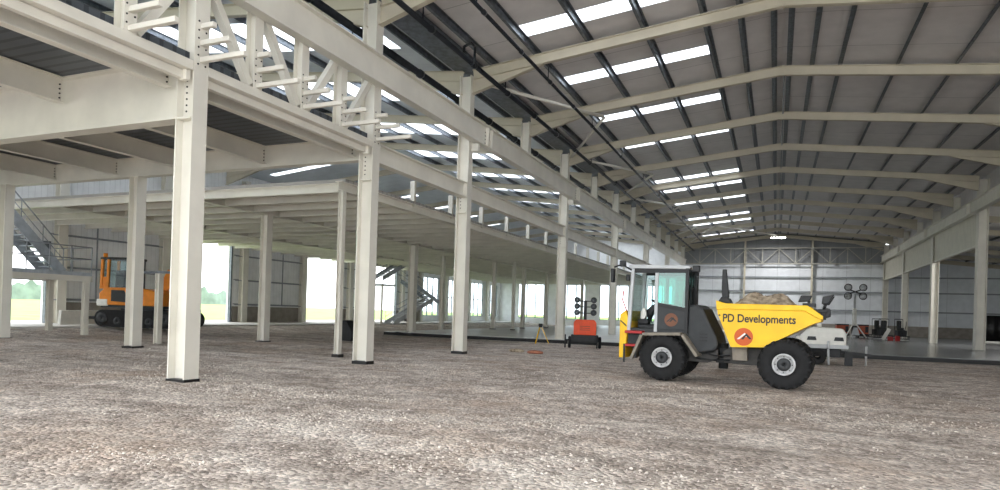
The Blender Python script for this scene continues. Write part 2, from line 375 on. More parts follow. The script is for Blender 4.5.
for i, (a, b) in enumerate(segs):
    t = thing('sheeting_rails', 'grey horizontal sheeting rails on the left wall, %s stretch from the front' % ordn(i), 'rails', (XW+.05, a, 0), 0, 'sheeting rails of the left wall')
    for z in zz: MB().zed((0, .05, z), (0, b-a-.05, z), .16, .06, .01, (1, 0, 0)).build('rail', RAILM, t)
    for y in np.arange(2.6, b-a-.5, 2.4): MB().bar((.1, y, 1.5), (.1, y, 7), .07, .05, (1,0,0)).build('upright', RAILM, t)
    MB().box(-.05, -.0, 0, b-a, .26, 1.4).build('dado_panel', DADO, t)
# gable: rails, columns, wind truss, dado
o = struct('baseboard_far', MB().box(-11.2, 27, YG-.12, YG-.02, .2, 1.35), DADO)
for i, z in enumerate((2.95, 5.05, 6.75)):
    o = MB().zed((-11, YG-.1, z), (26.8, YG-.1, z), .2, .08, .014, (0, -1, 0)).build('gable_rail', RAILM)
    tag(o, 'grey sheeting rail across the far wall, %s from the floor' % ordn(i), 'rail', 'sheeting rails of the far wall', 'thing')
for i, x in enumerate((-3.65, 3.75, 15.8, 20.6)):
    zt = (zroof(x) if x < XR else zaisle(x))-.5
    o = MB().ib((x, YG-.4, .2), (x, YG-.4, zt), .4, .2, .012, .018, (0, 1, 0)).build('gable_post', CREAM2)
    tag(o, 'tall steel post against the far wall, %s from the left' % ordn(i), 'post', 'posts of the far wall', 'thing')
def wind_truss():
    t = thing('wind_truss', 'cream lattice truss running across the far wall', 'truss', (0, YG-.75, 0))
    for z in (8.3, 10.15): MB().bar((-10.7, 0, z), (11, 0, z), .14, .12).build('chord', TRUSSM, t)
    xs = np.linspace(-10.7, 11, 13)
    for i, x in enumerate(xs): MB().bar((x, 0, 8.36), (x, 0, 10.09), .1, .1, (0, 1, 0)).build('vertical', TRUSSM, t)
    for i in range(12):
        a, b = (8.4, 10.05) if i % 2 else (10.05, 8.4)
        MB().bar((xs[i]+.05, 0, a), (xs[i+1]-.05, 0, b), .08, .08, (0, 1, 0)).build('diagonal', TRUSSM, t)
wind_truss()
# right aisle: outer wall and fascia above the right columns
struct('wall_right', MB().box(27, 27.2, Y0, YG, 0, zaisle(27)), WALLP)
struct('trim_1', MB().box(XR-.12, XR+.0, Yk(6)+.2, YG, 6.55, 8.5), FASC, 'profiled fascia above the right columns')
struct('trim_3', MB().box(XR+.3, XR+.36, Y0, YG, zaisle(XR+.3)-.05, zroof(XR)+.02), ROOF, 'grey liner closing the step between hall and aisle roofs')
struct('trim_2', MB().box(XR-.2, XR+.06, Yk(6)+.2, YG, 6.42, 6.55), CREAM, 'pale flashing under the fascia')
struct('ceiling_valley', MB().box(XL-.55, XL+.55, Y0, YG, zroof(XL)-.14, zroof(XL)-.02), GALV)
# ------------------------------------------------------------------ main columns
def bolts(mb, face, pts, r=.02, ax='x', side=1):
    for a, b in pts:
        if ax == 'x': mb.tube((face, a, b), (face+.012*side, a, b), r, n=6)
        else: mb.tube((a, face, b), (a, face+.012*side, b), r, n=6)
ARMS = [(6.50, 1.15), (6.84, .75), (7.18, .33)]
def arms(root, dx):
    for z, L in ARMS:
        MB().box(dx, dx+L, -.05, .05, z-.05, z+.05).build('bracket_arm', CREAM, root, .008)
        b = MB(); bolts(b, dx, [(-.09, z-.1), (-.09, z+.08), (.09, z-.1), (.09, z+.08)]); b.build('bolt', BOLT, root)
GB = .5
def hall_column(x, k, ztop, label, group, base=-.1, boot=True, b=.36, h=.40, name='steel_column'):
    t = thing(name, label, 'column', (x, Yk(k), 0), 0, group)
    MB().ib((0, 0, base), (0, 0, ztop), h, b, .022, .03, (1, 0, 0)).build('shaft', CREAM, t)
    if boot: MB().box(-h/2-.015, h/2+.015, -b/2-.015, b/2+.015, base, .09).build('painted_base', DPM, t)
    return t
left_lab = {0: 'big cream column nearest the camera with black foot on gravel', 1: 'cream column second from the front, carrying bracket arms, black foot on gravel',
            2: 'cream column third from the front in the left row, black foot', 4: 'cream column in the left row beside the orange lighting tower',
            6: 'cream column in the left row just behind the dumper cab', 8: 'cream column in the left row, sixth from the front', 10: 'cream column in the left row, last before the far wall', -1: 'cream column at the open front end, out beside the camera'}
for k in (-1, 0, 1, 2, 4, 6, 8, 10, 12):
    t = hall_column(XL-.035, k, zroof(XL)-.4, left_lab.get(k, 'cream corner column where left row meets the far wall'), 'cream columns of the left row', base=-.1 if k < 4 else .1, boot=k < 5, h=.47)
    b2 = MB()
    for z in np.arange(5.5, 6.5, .125): b2.tube((-.12, -.011, z), (-.12, -.026, z), .02, n=6)
    b2.build('bolt', BOLT, t)
    if k in (0, 1, -1): arms(t, .235)
    if k >= 0: MB().box(-.17, .17, -.18, -.011, 5.30, 5.34).build('stiffener', CREAM, t)
    if k in (2, 4, 6, 8): MB().box(.235, .5, .05, .21, 7.66, 7.94).build('bracket_stub', CREAM, t)
for k in (3, 5, 7, 9, 11):
    o = MB().ib((0, 0, 8.82), (0, 0, zroof(XL)-.4), .40, .36, .022, .03, (1, 0, 0)).build('eaves_stub', CREAM, loc=(XL, Yk(k), 0))
    tag(o, 'short cream column stub standing on the upper left beam, %s from the front' % ordn((k-3)//2), 'column', 'column stubs on the upper left beam', 'thing')
right_lab = {6: 'cream column nearest in the right row standing on the slab', 8: 'second cream column in the right row standing on the slab', 10: 'third cream column in the right row, behind the parked trowels', 12: 'cream corner column where right row meets the far wall', 4: 'cream column of the right row just before the slab edge'}
for k in (4, 6, 8, 10, 12):
    hall_column(XR, k if k < 12 else 11.95, zroof(XR)-.4, right_lab[k], 'cream columns of the right row', base=.15, boot=False, b=.62, h=.5)
for k in (5, 7, 9, 11):
    o = MB().ib((0, 0, 9.22), (0, 0, zroof(XR)-.4), .40, .36, .022, .03, (1, 0, 0)).build('eaves_stub', CREAM, loc=(XR, Yk(k), 0))
    tag(o, 'short cream column stub standing on the upper right beam, %s from the front' % ordn((k-5)//2), 'column', 'column stubs on the upper right beam', 'thing')
# ------------------------------------------------------------------ longitudinal beams
def splices(t, ks, x, z, h, b):
    for k in ks:
        for dy in (1.0, 1.35): MB().box(x-b/2, x+b/2, Yk(k)+dy-.03, Yk(k)+dy+.03, z-h/2+.0, z+h/2).build('splice_plate', CREAM, t)
        bb = MB()
        for zz_ in np.arange(z-h/2+.12, z+h/2-.08, .14):
            for dy in (.9, 1.45): bb.tube((x+.008, Yk(k)+dy, zz_), (x+.03, Yk(k)+dy, zz_), .022, n=6)
        bb.build('bolt', BOLT, t)
t = thing('eaves_beam', 'long cream upper beam along the left column row', 'beam', (0, 0, 0))
MB().ib((XL+.35, -3, 8.41), (XL+.35, YG-.3, 8.41), .82, .3, .016, .035).build('girder', CREAM, t)
splices(t, (2, 4, 6, 8, 10), XL+.35, 8.41, .74, .28)
t = thing('eaves_beam', 'long cream upper beam along the right column row', 'beam', (0, 0, 0))
MB().ib((XR-.4, -3, 8.83), (XR-.4, YG-.3, 8.83), .76, .3, .016, .035).build('girder', CREAM, t)
splices(t, (6, 8, 10), XR-.4, 8.83, .68, .28)
for i, (k0, k1) in enumerate(((1, 2), (2, 4), (4, 6), (6, 8), (8, 10), (10, 12))):
    t = thing('floor_edge_beam', 'cream lower beam between left row columns, %s span behind the bracketed bay' % ordn(i), 'beam', (0, 0, 0), 0, 'lower beams of the left column row')
    a, b = Yk(k0)+.19, min(Yk(k1)-.19, YG-.3)
    MB().ib((XL+.05, a, 6.14), (XL+.05, b, 6.14), .56, .3, .016, .03).build('girder', CREAM, t)
    for y in (a+.02, b-.02): MB().box(XL-.1, XL+.2, y-.02, y+.02, 5.86, 6.42).build('end_plate', CREAM, t)
# truss between the chords in the near bays
for i, (k0, k1) in enumerate(((-1, 0), (0, 1))):
    t = thing('bracketed_truss', 'cream truss with bracket arms, %s' % ('running out of view at the left edge' if i == 0 else 'between the two nearest left columns'), 'truss', (XL, 0, 0), 0, 'bracketed trusses of the left row')
    a, b = Yk(k0)+.19, Yk(k1)-.19
    MB().box(-.14, .2, a, b, 6.24, 6.43).build('bottom_chord', CREAM, t, .01)
    MB().extrude([(-.06, 0), (.06, 0), (.06, .02), (-.04, .02), (-.04, .14), (.06, .14), (.06, .16), (-.06, .16)], (-.03, b, 6.07), (-.03, a, 6.07)).build('edge_channel', CREAM, t)
    MB().box(-.06, .12, b-.1, b, 6.04, 6.24).build('end_cleat', CREAM, t)
    ys = [Yk(k0)+B*q/4 for q in range(5)]
    for q in (1, 2, 3):
        p = MB().ib((.05, ys[q], 6.42), (.05, ys[q], 8.7), .26, .26, .012, .016, (1, 0, 0)).build('truss_post', CREAM, t)
        for z, L in ARMS: MB().box(.18, .18+L, ys[q]-.05, ys[q]+.05, z-.05, z+.05).build('bracket_arm', CREAM, p, .008)
        bb = MB()
        for z, L in ARMS:
            for dy in (-.08, .08): bb.tube((.18, ys[q]+dy, z-.1), (.193, ys[q]+dy, z-.1), .018, n=6); bb.tube((.18, ys[q]+dy, z+.09), (.193, ys[q]+dy, z+.09), .018, n=6)
        bb.build('bolt', BOLT, p)
    for q in range(4):
        za, zb = (8.25, 6.5) if q < 2 else (6.5, 8.25)
        MB().bar((.05, ys[q]+.18, za), (.05, ys[q+1]-.16, zb), .17, .17, (1, 0, 0)).build('diagonal', CREAM, t)
# ------------------------------------------------------------------ roof frames
def half(xc, xr, zf, sgn, t, m):
    """one side of a portal: sloping rafter, eaves haunch, from column xc to ridge xr"""
    drop = .39
    a = (xc+sgn*.22, 0, zf(xc+sgn*.22)-drop); b = (xr, 0, zf(xr)-drop)
    MB().ib(a, b, .37, .2, .014, .022).build('rafter_beam', m, t)
    L = 3.0; x0, x1 = xc+sgn*.2, xc+sgn*L; bz = lambda x: zf(x)-drop-.19
    h = MB().prism([(x0, bz(x0)), (x1, bz(x1)), (x0, bz(x0)-.52)], -.008, .008)
    h.extrude([(-.1, -.012), (.1, -.012), (.1, .012), (-.1, .012)], (x0, 0, bz(x0)-.52), (x1, 0, bz(x1)-.01)); h.build('haunch', m, t)
PURL = [-9.95, -8.25, -6.3, -4.38, -2.46, -1.35, -.33]; PURR = [.22, 1.05, 2.05, 4.0, 5.9, 7.75, 9.4, 10.7]
for k in range(0, 13):
    y = Yk(k) if k < 12 else YG-.45
    t = thing('portal_rafter', 'cream roof rafter spanning the main hall, %s' % ('last, against the far wall' if k == 12 else '%s from the open front' % ordn(k)), 'rafter', (0, y, 0), 0, 'roof rafters of the main hall')
    half(XL, XRIDGE, zroof, 1, t, CREAM2); half(XR, XRIDGE, zroof, -1, t, CREAM2)
    MB().box(XRIDGE-.02, XRIDGE+.02, -.1, .1, ZR-.62, ZR-.2).build('apex_plate', CREAM2, t)
    for j, x in enumerate(PURL+PURR):
        zt, zb = zroof(x)-.05, zroof(x)-.56
        MB().bar((x+.02, .10, zb+.02), (x+.02, .42, zt), .045, .012, (1, 0, 0)).build('fly_brace', GALV, t)
for k in range(0, 13):
    y = Yk(k) if k < 12 else YG-.45
    t = thing('portal_rafter', 'cream roof rafter over the mezzanine, %s from the open front' % ordn(k), 'rafter', (0, y, 0), 0, 'roof rafters over the mezzanine')
    half(XL, XV, zroof2, -1, t, CREAM2); half(XW, XV, zroof2, 1, t, CREAM2)
for i, x in enumerate(PURL+PURR):
    side = 'left' if x < XRIDGE else 'right'; j = 6-i if i < 7 else i-7
    o = MB().zed((x, Y0, zroof(x)-.205), (x, YG-.1, zroof(x)-.205), .2, .1, .012).build('roof_purlin', GALV)
    tag(o, 'grey purlin under the %s roof slope of the hall, %s from the ridge' % (side, ordn(j)), 'purlin', 'purlins of the main hall roof', 'thing')
xs2 = [XL-1.0-1.75*i for i in range(7)]
for i, x in enumerate(xs2):
    o = MB().zed((x, Y0, zroof2(x)-.205), (x, YG-.1, zroof2(x)-.205), .2, .075, .012).build('roof_purlin', GALV)
    tag(o, 'grey purlin above the mezzanine, %s from the valley gutter' % ordn(i), 'purlin', 'purlins of the mezzanine roof', 'thing')
for i, x in enumerate((14, 16.4, 18.8, 21.2, 23.6)):
    o = MB().zed((x, Y0, zaisle(x)-.205), (x, YG-.1, zaisle(x)-.205), .2, .075, .012).build('roof_purlin', GALV)
    tag(o, 'grey purlin under the right aisle roof, %s from the column row' % ordn(i), 'purlin', 'purlins of the right aisle roof', 'thing')
for k in range(3, 13, 1):
    y = Yk(k) if k < 12 else YG-.45
    o = MB().ib((XR+.3, y, zaisle(XR+.3)-.42), (26.9, y, zaisle(26.9)-.42), .4, .2, .014, .02).build('aisle_rafter', CREAM2)
    tag(o, 'roof rafter over the right aisle, %s from the front' % ordn(k-3), 'rafter', 'rafters of the right aisle', 'thing')
# plan bracing: tube pairs from eaves to rafter in alternate bays
for i, k in enumerate((3, 5, 7, 9)):
    t = thing('roof_brace', 'pair of pale bracing tubes under the left eaves, %s from the front' % ordn(i), 'brace', (0, Yk(k), 0), 0, 'tube braces at the left eaves')
    MB().tube((-7.3, -.06, 10.42), (-10.6, -B+.1, 10.28), .07).build('tube', CREAM, t); MB().tube((-7.3, .1, 10.42), (-10.6, B-.1, 10.28), .07).build('tube', CREAM, t)
t = thing('roof_brace', 'long pale bracing tube crossing under the ridge at the far end', 'brace', (0, 0, 0))
MB().tube((-5.5, Yk(9)+.1, 10.5), (-.2, Yk(11)-.1, 11.0), .08).build('tube', CREAM, t); MB().tube((-9.3, Yk(11)-.1, 10.36), (-5.7, Yk(9)+.15, 10.5), .08).build('tube', CREAM, t)
# rainwater pipes
def pipe(x, z, r, label, y1=YG-.6):
    t = thing('rainwater_pipe', label, 'pipe', (x, 0, z), 0, 'dark pipes under the left roof')
    MB().tube((0, Y0, 0), (0, y1, 0), r, n=10).build('pipe_run', PIPEM, t)
    for k in range(0, 12): MB().bar((0, Yk(k)+.5, r), (0, Yk(k)+.5, zroof(x)-z-.1 if x > XL else zroof2(x)-z-.1), .03, .03, (1, 0, 0)).build('hanger', PIPEM, t)
    for y in np.arange(8, y1, 3.0): MB().lathe([(r*.9, y-.08), (r*1.25, y-.08), (r*1.25, y+.08), (r*.9, y+.08)], (0, 0, 0), 'y', 10).build('coupling', PIPEM, t)
pipe(-9.65, 9.95, .085, 'thick black pipe running along under the left eaves')
pipe(-7.95, 10.2, .06, 'thinner dark pipe hung under the left roof slope')
pipe(-11.75, 9.9, .12, 'black drain pipe behind the left columns under the valley, upper run')
pipe(-12.1, 9.45, .12, 'black drain pipe behind the left columns under the valley, lower run')
o = MB().tube((XRIDGE+.08, Yk(3), ZR-.3), (XRIDGE+.08, YG-1, ZR-.3), .035).build('ridge_conduit', RAILM); tag(o, 'thin pale conduit running along under the ridge', 'conduit', kind='thing')
t = thing('pipe_elbow', 'black pipe offset with elbow fittings hung from the left eaves pipe', 'pipe', (-9.65, Yk(1)+3.2, 10.0))
MB().path([(0, 0, .08), (0, 0, .28), (.25, 0, .36), (.25, .3, .36), (.25, .3, -.22), (.1, .3, -.22)], .045).build('bend', PIPEM, t)
# ------------------------------------------------------------------ mezzanine
def ibeam_thing(name, p0, p1, h, b, label, cat='beam', group=None, m=CREAM):
    o = MB().ib(p0, p1, h, b, .016, .025).build(name, m); return tag(o, label, cat, group, 'thing')
t = thing('plate_girder', 'deep cream girder crossing to the nearest left column', 'beam', (0, Yk(0), 0))
MB().ib((XL-.21, 0, 5.94), (-28.9, 0, 5.94), 1.24, .34, .02, .035).build('girder', CREAM, t)
bb = MB()
for z in np.arange(5.55, 6.45, .12): bb.tube((XL-.35, -.01, z), (XL-.35, -.03, z), .02, n=6)
bb.build('bolt', BOLT, t)
ibeam_thing('floor_girder', (XL-.21, Yk(1), 6.24), (-28.7, Yk(1), 6.24), .68, .3, 'cream girder crossing to the second left column')
ibeam_thing('floor_girder', (XL-.21, Yk(-1), 6.0), (-28.9, Yk(-1), 6.0), 1.1, .3, 'cream girder crossing the open front end beside the camera')
SX = [-11.5, -14.8, -18.1, -21.4, -24.7, -28.0]
for b_, (ya, yb, zb) in enumerate(((Yk(-1)+.12, Yk(0)-.15, 5.98), (Yk(0)+.15, Yk(1)-.12, 6.0))):
    for i, x in enumerate(SX):
        t = thing('deck_joist', 'cream deck joist in the %s bay, %s from the left column row' % (('nearest', 'second')[b_], ordn(i)), 'beam', (x, 0, 0), 0, 'joists under the near deck')
        MB().ib((0, ya, (zb+6.54)/2), (0, yb, (zb+6.54)/2), 6.54-zb, .2, .014, .02).build('joist', CREAM, t)
        q = MB()
        for z in np.arange(zb+.1, 6.45, .1):
            for y in (ya+.05, yb-.05): q.tube((.007, y, z), (.03, y, z), .018, n=6)
        q.build('bolt', BOLT, t)
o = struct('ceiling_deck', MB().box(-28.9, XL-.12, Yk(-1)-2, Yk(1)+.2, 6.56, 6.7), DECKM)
# low floor further back
YF = 18.3; XE = -13.55
nj = int((YG-.5-YF)/1.565)+1
for i in range(nj):
    y = YF+1.565*i; big = i == 0
    z0 = 5.5 if big else 5.52
    ibeam_thing('floor_joist', (XE-.14, y, (z0+5.82)/2), (XW+.45, y, (z0+5.82)/2), 5.82-z0, .18,
                'deep cream edge joist closing the front of the rear floor' if big else 'cream joist under the rear floor, %s behind its front edge' % ordn(i-1), 'beam', 'joists under the rear floor')
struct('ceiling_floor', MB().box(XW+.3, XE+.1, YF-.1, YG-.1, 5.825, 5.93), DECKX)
for x, l in ((XE, 'cream beam along the inner edge of the rear floor'), (-20.5, 'cream beam over the middle posts of the rear floor'), (-28.3, 'cream beam over the outer posts of the rear floor')):
    ibeam_thing('floor_girder', (x, YF-.35 if x == XE else YF+.1, 5.66), (x, YG-.3, 5.66), .32, .26, l)
for i in range(14):
    y = YF+1.2+3.3*i
    o = MB().bar((XE, y, 5.72), (XE, y, 6.75), .2, .14, (0, 1, 0)).build('edge_post', CREAM); tag(o, 'short cream post on the inner edge of the rear floor, %s from the front' % ordn(i), 'post', 'short posts on the rear floor edge', 'thing')
def mezz_post(x, y, h, b, z1, label, base=-.1, foot=True):
    t = thing('floor_post', label, 'post', (x, y, 0), 0, 'posts under the mezzanine')
    MB().ib((0, 0, base), (0, 0, z1), h, b, .016, .022, (1, 0, 0)).build('shaft', CREAM, t)
    if foot: MB().box(-h/2-.05, h/2+.05, -b/2-.05, b/2+.05, base, max(base+.06, .05)).build('base_plate', BOLT, t)
mezz_post(-20.5, Yk(1), .40, .36, 5.9, 'cream floor post standing in front of the orange excavator')
mezz_post(-27.25, 15.72, .34, .34, 5.9, 'cream floor post in front of the grey staircase landing')
mezz_post(-20.5, Yk(2), .36, .34, 5.5, 'cream floor post between the two open roller doors')
mezz_post(-13.42, YF-.28, .18, .18, 5.48, 'slim pale post beside the second left column')
mezz_post(-20.5, Yk(4), .42, .40, 5.5, 'cream floor post at the left corner of the slab', .15)
mezz_post(-22.3, Yk(5)+1, .26, .3, 5.5, 'cream floor post behind the slab corner post', .1)
mezz_post(-20.5, Yk(6), .3, .3, 5.5, 'cream floor post to the right of the third left column', .2)
mezz_post(-18.9, Yk(6)+.2, .2, .24, 5.5, 'slim cream post on the slab between two thicker posts', .2)
mezz_post(-20.4, Yk(7), .3, .3, 5.5, 'cream floor post on the slab behind the tripod, left one', .2)
mezz_post(-20.4, Yk(8), .3, .3, 5.5, 'cream floor post on the slab behind the tripod, right one', .2)
mezz_post(-20.4, Yk(10), .3, .3, 5.5, 'cream floor post near the glazed far wall', .2)
t = thing('cross_frame', 'short pale steel post with a crossbar beside the excavator', 'frame', (-22.0, 18.2, 0))
MB().ib((0, 0, -.1), (0, 0, 2.7), .22, .2, .014, .02, (1, 0, 0)).build('upright', CREAM, t); MB().bar((-1.2, 0, 2.74), (1.1, 0, 2.74), .1, .09).build('crossbar', GALV, t)
# ------------------------------------------------------------------ stairs
def flight(t, y0, z0, y1, z1, x0, x1, n, m=STAIRM):
    """stair flight running along Y between two levels: stringers, treads, handrails"""
    for x in (x0, x1): MB().bar((x, y0, z0-.05), (x, y1, z1-.05), .06, .42, (0, 0, 1)).build('stringer', m, t)
    for i in range(1, n):
        q = i/n; y = y0+(y1-y0)*q; z = z0+(z1-z0)*q; MB().box(x0+.03, x1-.03, y-.14, y+.14, z-.03, z+.02).build('tread', m, t)
    for x in (x0, x1):
        r = MB().tube((x, y0, z0+1.0), (x, y1, z1+1.0), .028, n=8).tube((x, y0, z0+.55), (x, y1, z1+.55), .02, n=8)
        for i in range(5):
            q = i/4; y = y0+(y1-y0)*q; z = z0+(z1-z0)*q; r.tube((x, y, z), (x, y, z+1.0), .022, n=8)
        r.build('handrail', RAILM, t)
def landing_rail(t, pts, z):
    r = MB()
    for a, b in zip(pts, pts[1:]):
        for h in (1.1, .58): r.tube((a[0], a[1], z+h), (b[0], b[1], z+h), .026, n=8)
        L = (Vector(b)-Vector(a)).length; n = max(1, int(L/.9))
        for i in range(n+1):
            q = i/n; x, y = a[0]+(b[0]-a[0])*q, a[1]+(b[1]-a[1])*q; r.tube((x, y, z), (x, y, z+1.1), .024, n=8)
    return r.build('guard_rail', RAILM, t)
t = thing('steel_staircase', 'grey steel staircase with railed landing under the mezzanine at left', 'staircase', (-.9, .55, 0))
MB().box(-29.6, -27.0, 13.5, 19.1, 2.62, 2.78).build('landing', STAIRM, t)
MB().ib((-27.05, 13.4, 2.5), (-27.05, 19.15, 2.5), .24, .14, .012, .02).build('landing_beam', CREAM, t); MB().ib((-29.5, 13.4, 2.5), (-29.5, 19.15, 2.5), .24, .14, .012, .02).build('landing_beam', CREAM, t)
for x, y in ((-27.1, 18.9), (-29.5, 18.9), (-29.5, 13.6)): MB().ib((x, y, -.1), (x, y, 2.4), .2, .22, .012, .02, (1, 0, 0)).build('leg', CREAM, t)
landing_rail(t, [(-27.02, 13.6), (-27.02, 19.08), (-29.55, 19.08)], 2.78)
flight(t, 18.6, 2.78, 15.0, 6.6, -29.4, -28.2, 18)
flight(t, 15.2, 2.7, 12.6, .05, -28.2, -27.1, 13)
t = thing('steel_staircase', 'distant zigzag steel staircase against the left wall behind the slab', 'staircase', (0, 0, 0))
MB().box(-33.2, -31.2, 47.8, 50.0, 3.55, 3.68).build('landing', STAIRM, t); MB().box(-33.2, -31.2, 57.2, 59.4, 2.5, 2.62).build('landing', STAIRM, t)
for y in (48, 58.8):
    MB().bar((-31.3, y, .2), (-31.3, y, 3.55 if y < 50 else 2.5), .14, .14, (1, 0, 0)).build('leg', CREAM, t)
flight(t, 50.0, .3, 57.0, 2.6, -32.2, -31.3, 13, LGREY)
flight(t, 60.5, 2.3, 54.2, 4.3, -33.3, -32.3, 12); flight(t, 49.6, 4.3, 53.8, 6.0, -33.3, -32.3, 10)
landing_rail(t, [(-31.2, 47.9), (-31.2, 49.9)], 3.68)
# ------------------------------------------------------------------ dumper
def make_wheel(par, x, y0, y1, R=.60, flip=False):
    w = y1-y0; c = (x, 0, R)
    mb = MB().lathe([(.24, y0+.06), (.36, y0+.0), (.52, y0+.01), (.575, y0+.05), (.585, (y0+y1)/2), (.575, y1-.05), (.52, y1-.01), (.36, y1), (.24, y1-.06)], c, 'y', 40)
    wh = mb.build('wheel', BLACK, par)
    lug = MB()
    for i in range(20):
        for sgn in (0, 1):
            a = 2*math.pi*(i+.5*sgn)/20; ya, yb = (y0+.0, (y0+y1)/2+.03) if sgn == 0 else ((y0+y1)/2-.03, y1-.0)
            a2 = a+.16; ym, ye = (yb, ya) if sgn == 0 else (ya, yb)
            def P(an, r, y): return (x+r*math.cos(an), y, R+r*math.sin(an))
            hw = .045
            v = [P(a-hw, .57, ym), P(a+hw, .57, ym), P(a+hw, .605, ym), P(a-hw, .605, ym), P(a2-hw, .50, ye), P(a2+hw, .50, ye), P(a2+hw, .585, ye), P(a2-hw, .585, ye)]
            lug.add(v, [(0,1,2,3),(7,6,5,4),(0,4,5,1),(1,5,6,2),(2,6,7,3),(3,7,4,0)])
    lug.build('tread_lugs', BLACK, wh)
    s = 1 if not flip else -1; yo = y0 if not flip else y1
    MB().lathe([(.26, yo+.03*s), (.245, yo+.01*s), (.215, yo+.015*s), (.20, yo+.08*s), (.16, yo+.08*s), (.02, yo+.06*s), (.02, yo+.2*s), (.26, yo+.2*s)], c, 'y', 32).build('rim', STEELG, wh)
    MB().lathe([(.155, yo+.055*s), (.15, yo+.02*s), (.11, yo-.0*s), (.02, yo-.0*s), (.02, yo+.1*s), (.155, yo+.1*s)], c, 'y', 20).build('hub', DARKG, wh)
    nb = MB()
    for i in range(8):
        a = 2*math.pi*i/8; nb.tube((x+.185*math.cos(a), yo+.06*s, R+.185*math.sin(a)), (x+.185*math.cos(a), yo+.025*s, R+.185*math.sin(a)), .014, n=6)
    nb.build('wheel_nut', BOLT, wh)
def disc(mb, cx, cz, r, y, n=40, t=.006):
    return mb.prism([(cx+r*math.cos(2*math.pi*i/n), cz+r*math.sin(2*math.pi*i/n)) for i in range(n)], y-t, y)
def plate_path(mb, pts, th, y0, y1):
    up = [(x, z+th) for x, z in pts]; n = len(pts)
    for i in range(n-1):
        (a, b), (c, d) = pts[i], pts[i+1]; L = math.hypot(c-a, d-b); nx, nz = -(d-b)/L*th, (c-a)/L*th
        mb.prism([(a, b), (c, d), (c+nx, d+nz), (a+nx, b+nz)], y0, y1)
    return mb
def logo(par, cx, cz, r, y, m):
    e = disc(MB(), cx, cz, r, y).build('emblem', m, par)
    q = lambda *p: [(cx+a*r, cz+b*r) for a, b in p]
    MB().prism(q((-.72, -.28), (-.45, -.28), (.08, .22), (.28, .0), (.42, .14), (.1, .46)), y-.010, y-.006).build('emblem_chevron', WHT if m is LOGO else DARKG, e)
    MB().prism(q((-.28, -.28), (-.02, -.28), (.28, .12), (.6, -.22), (.86, -.22), (.3, .42)), y-.014, y-.010).build('emblem_chevron', INK, e)
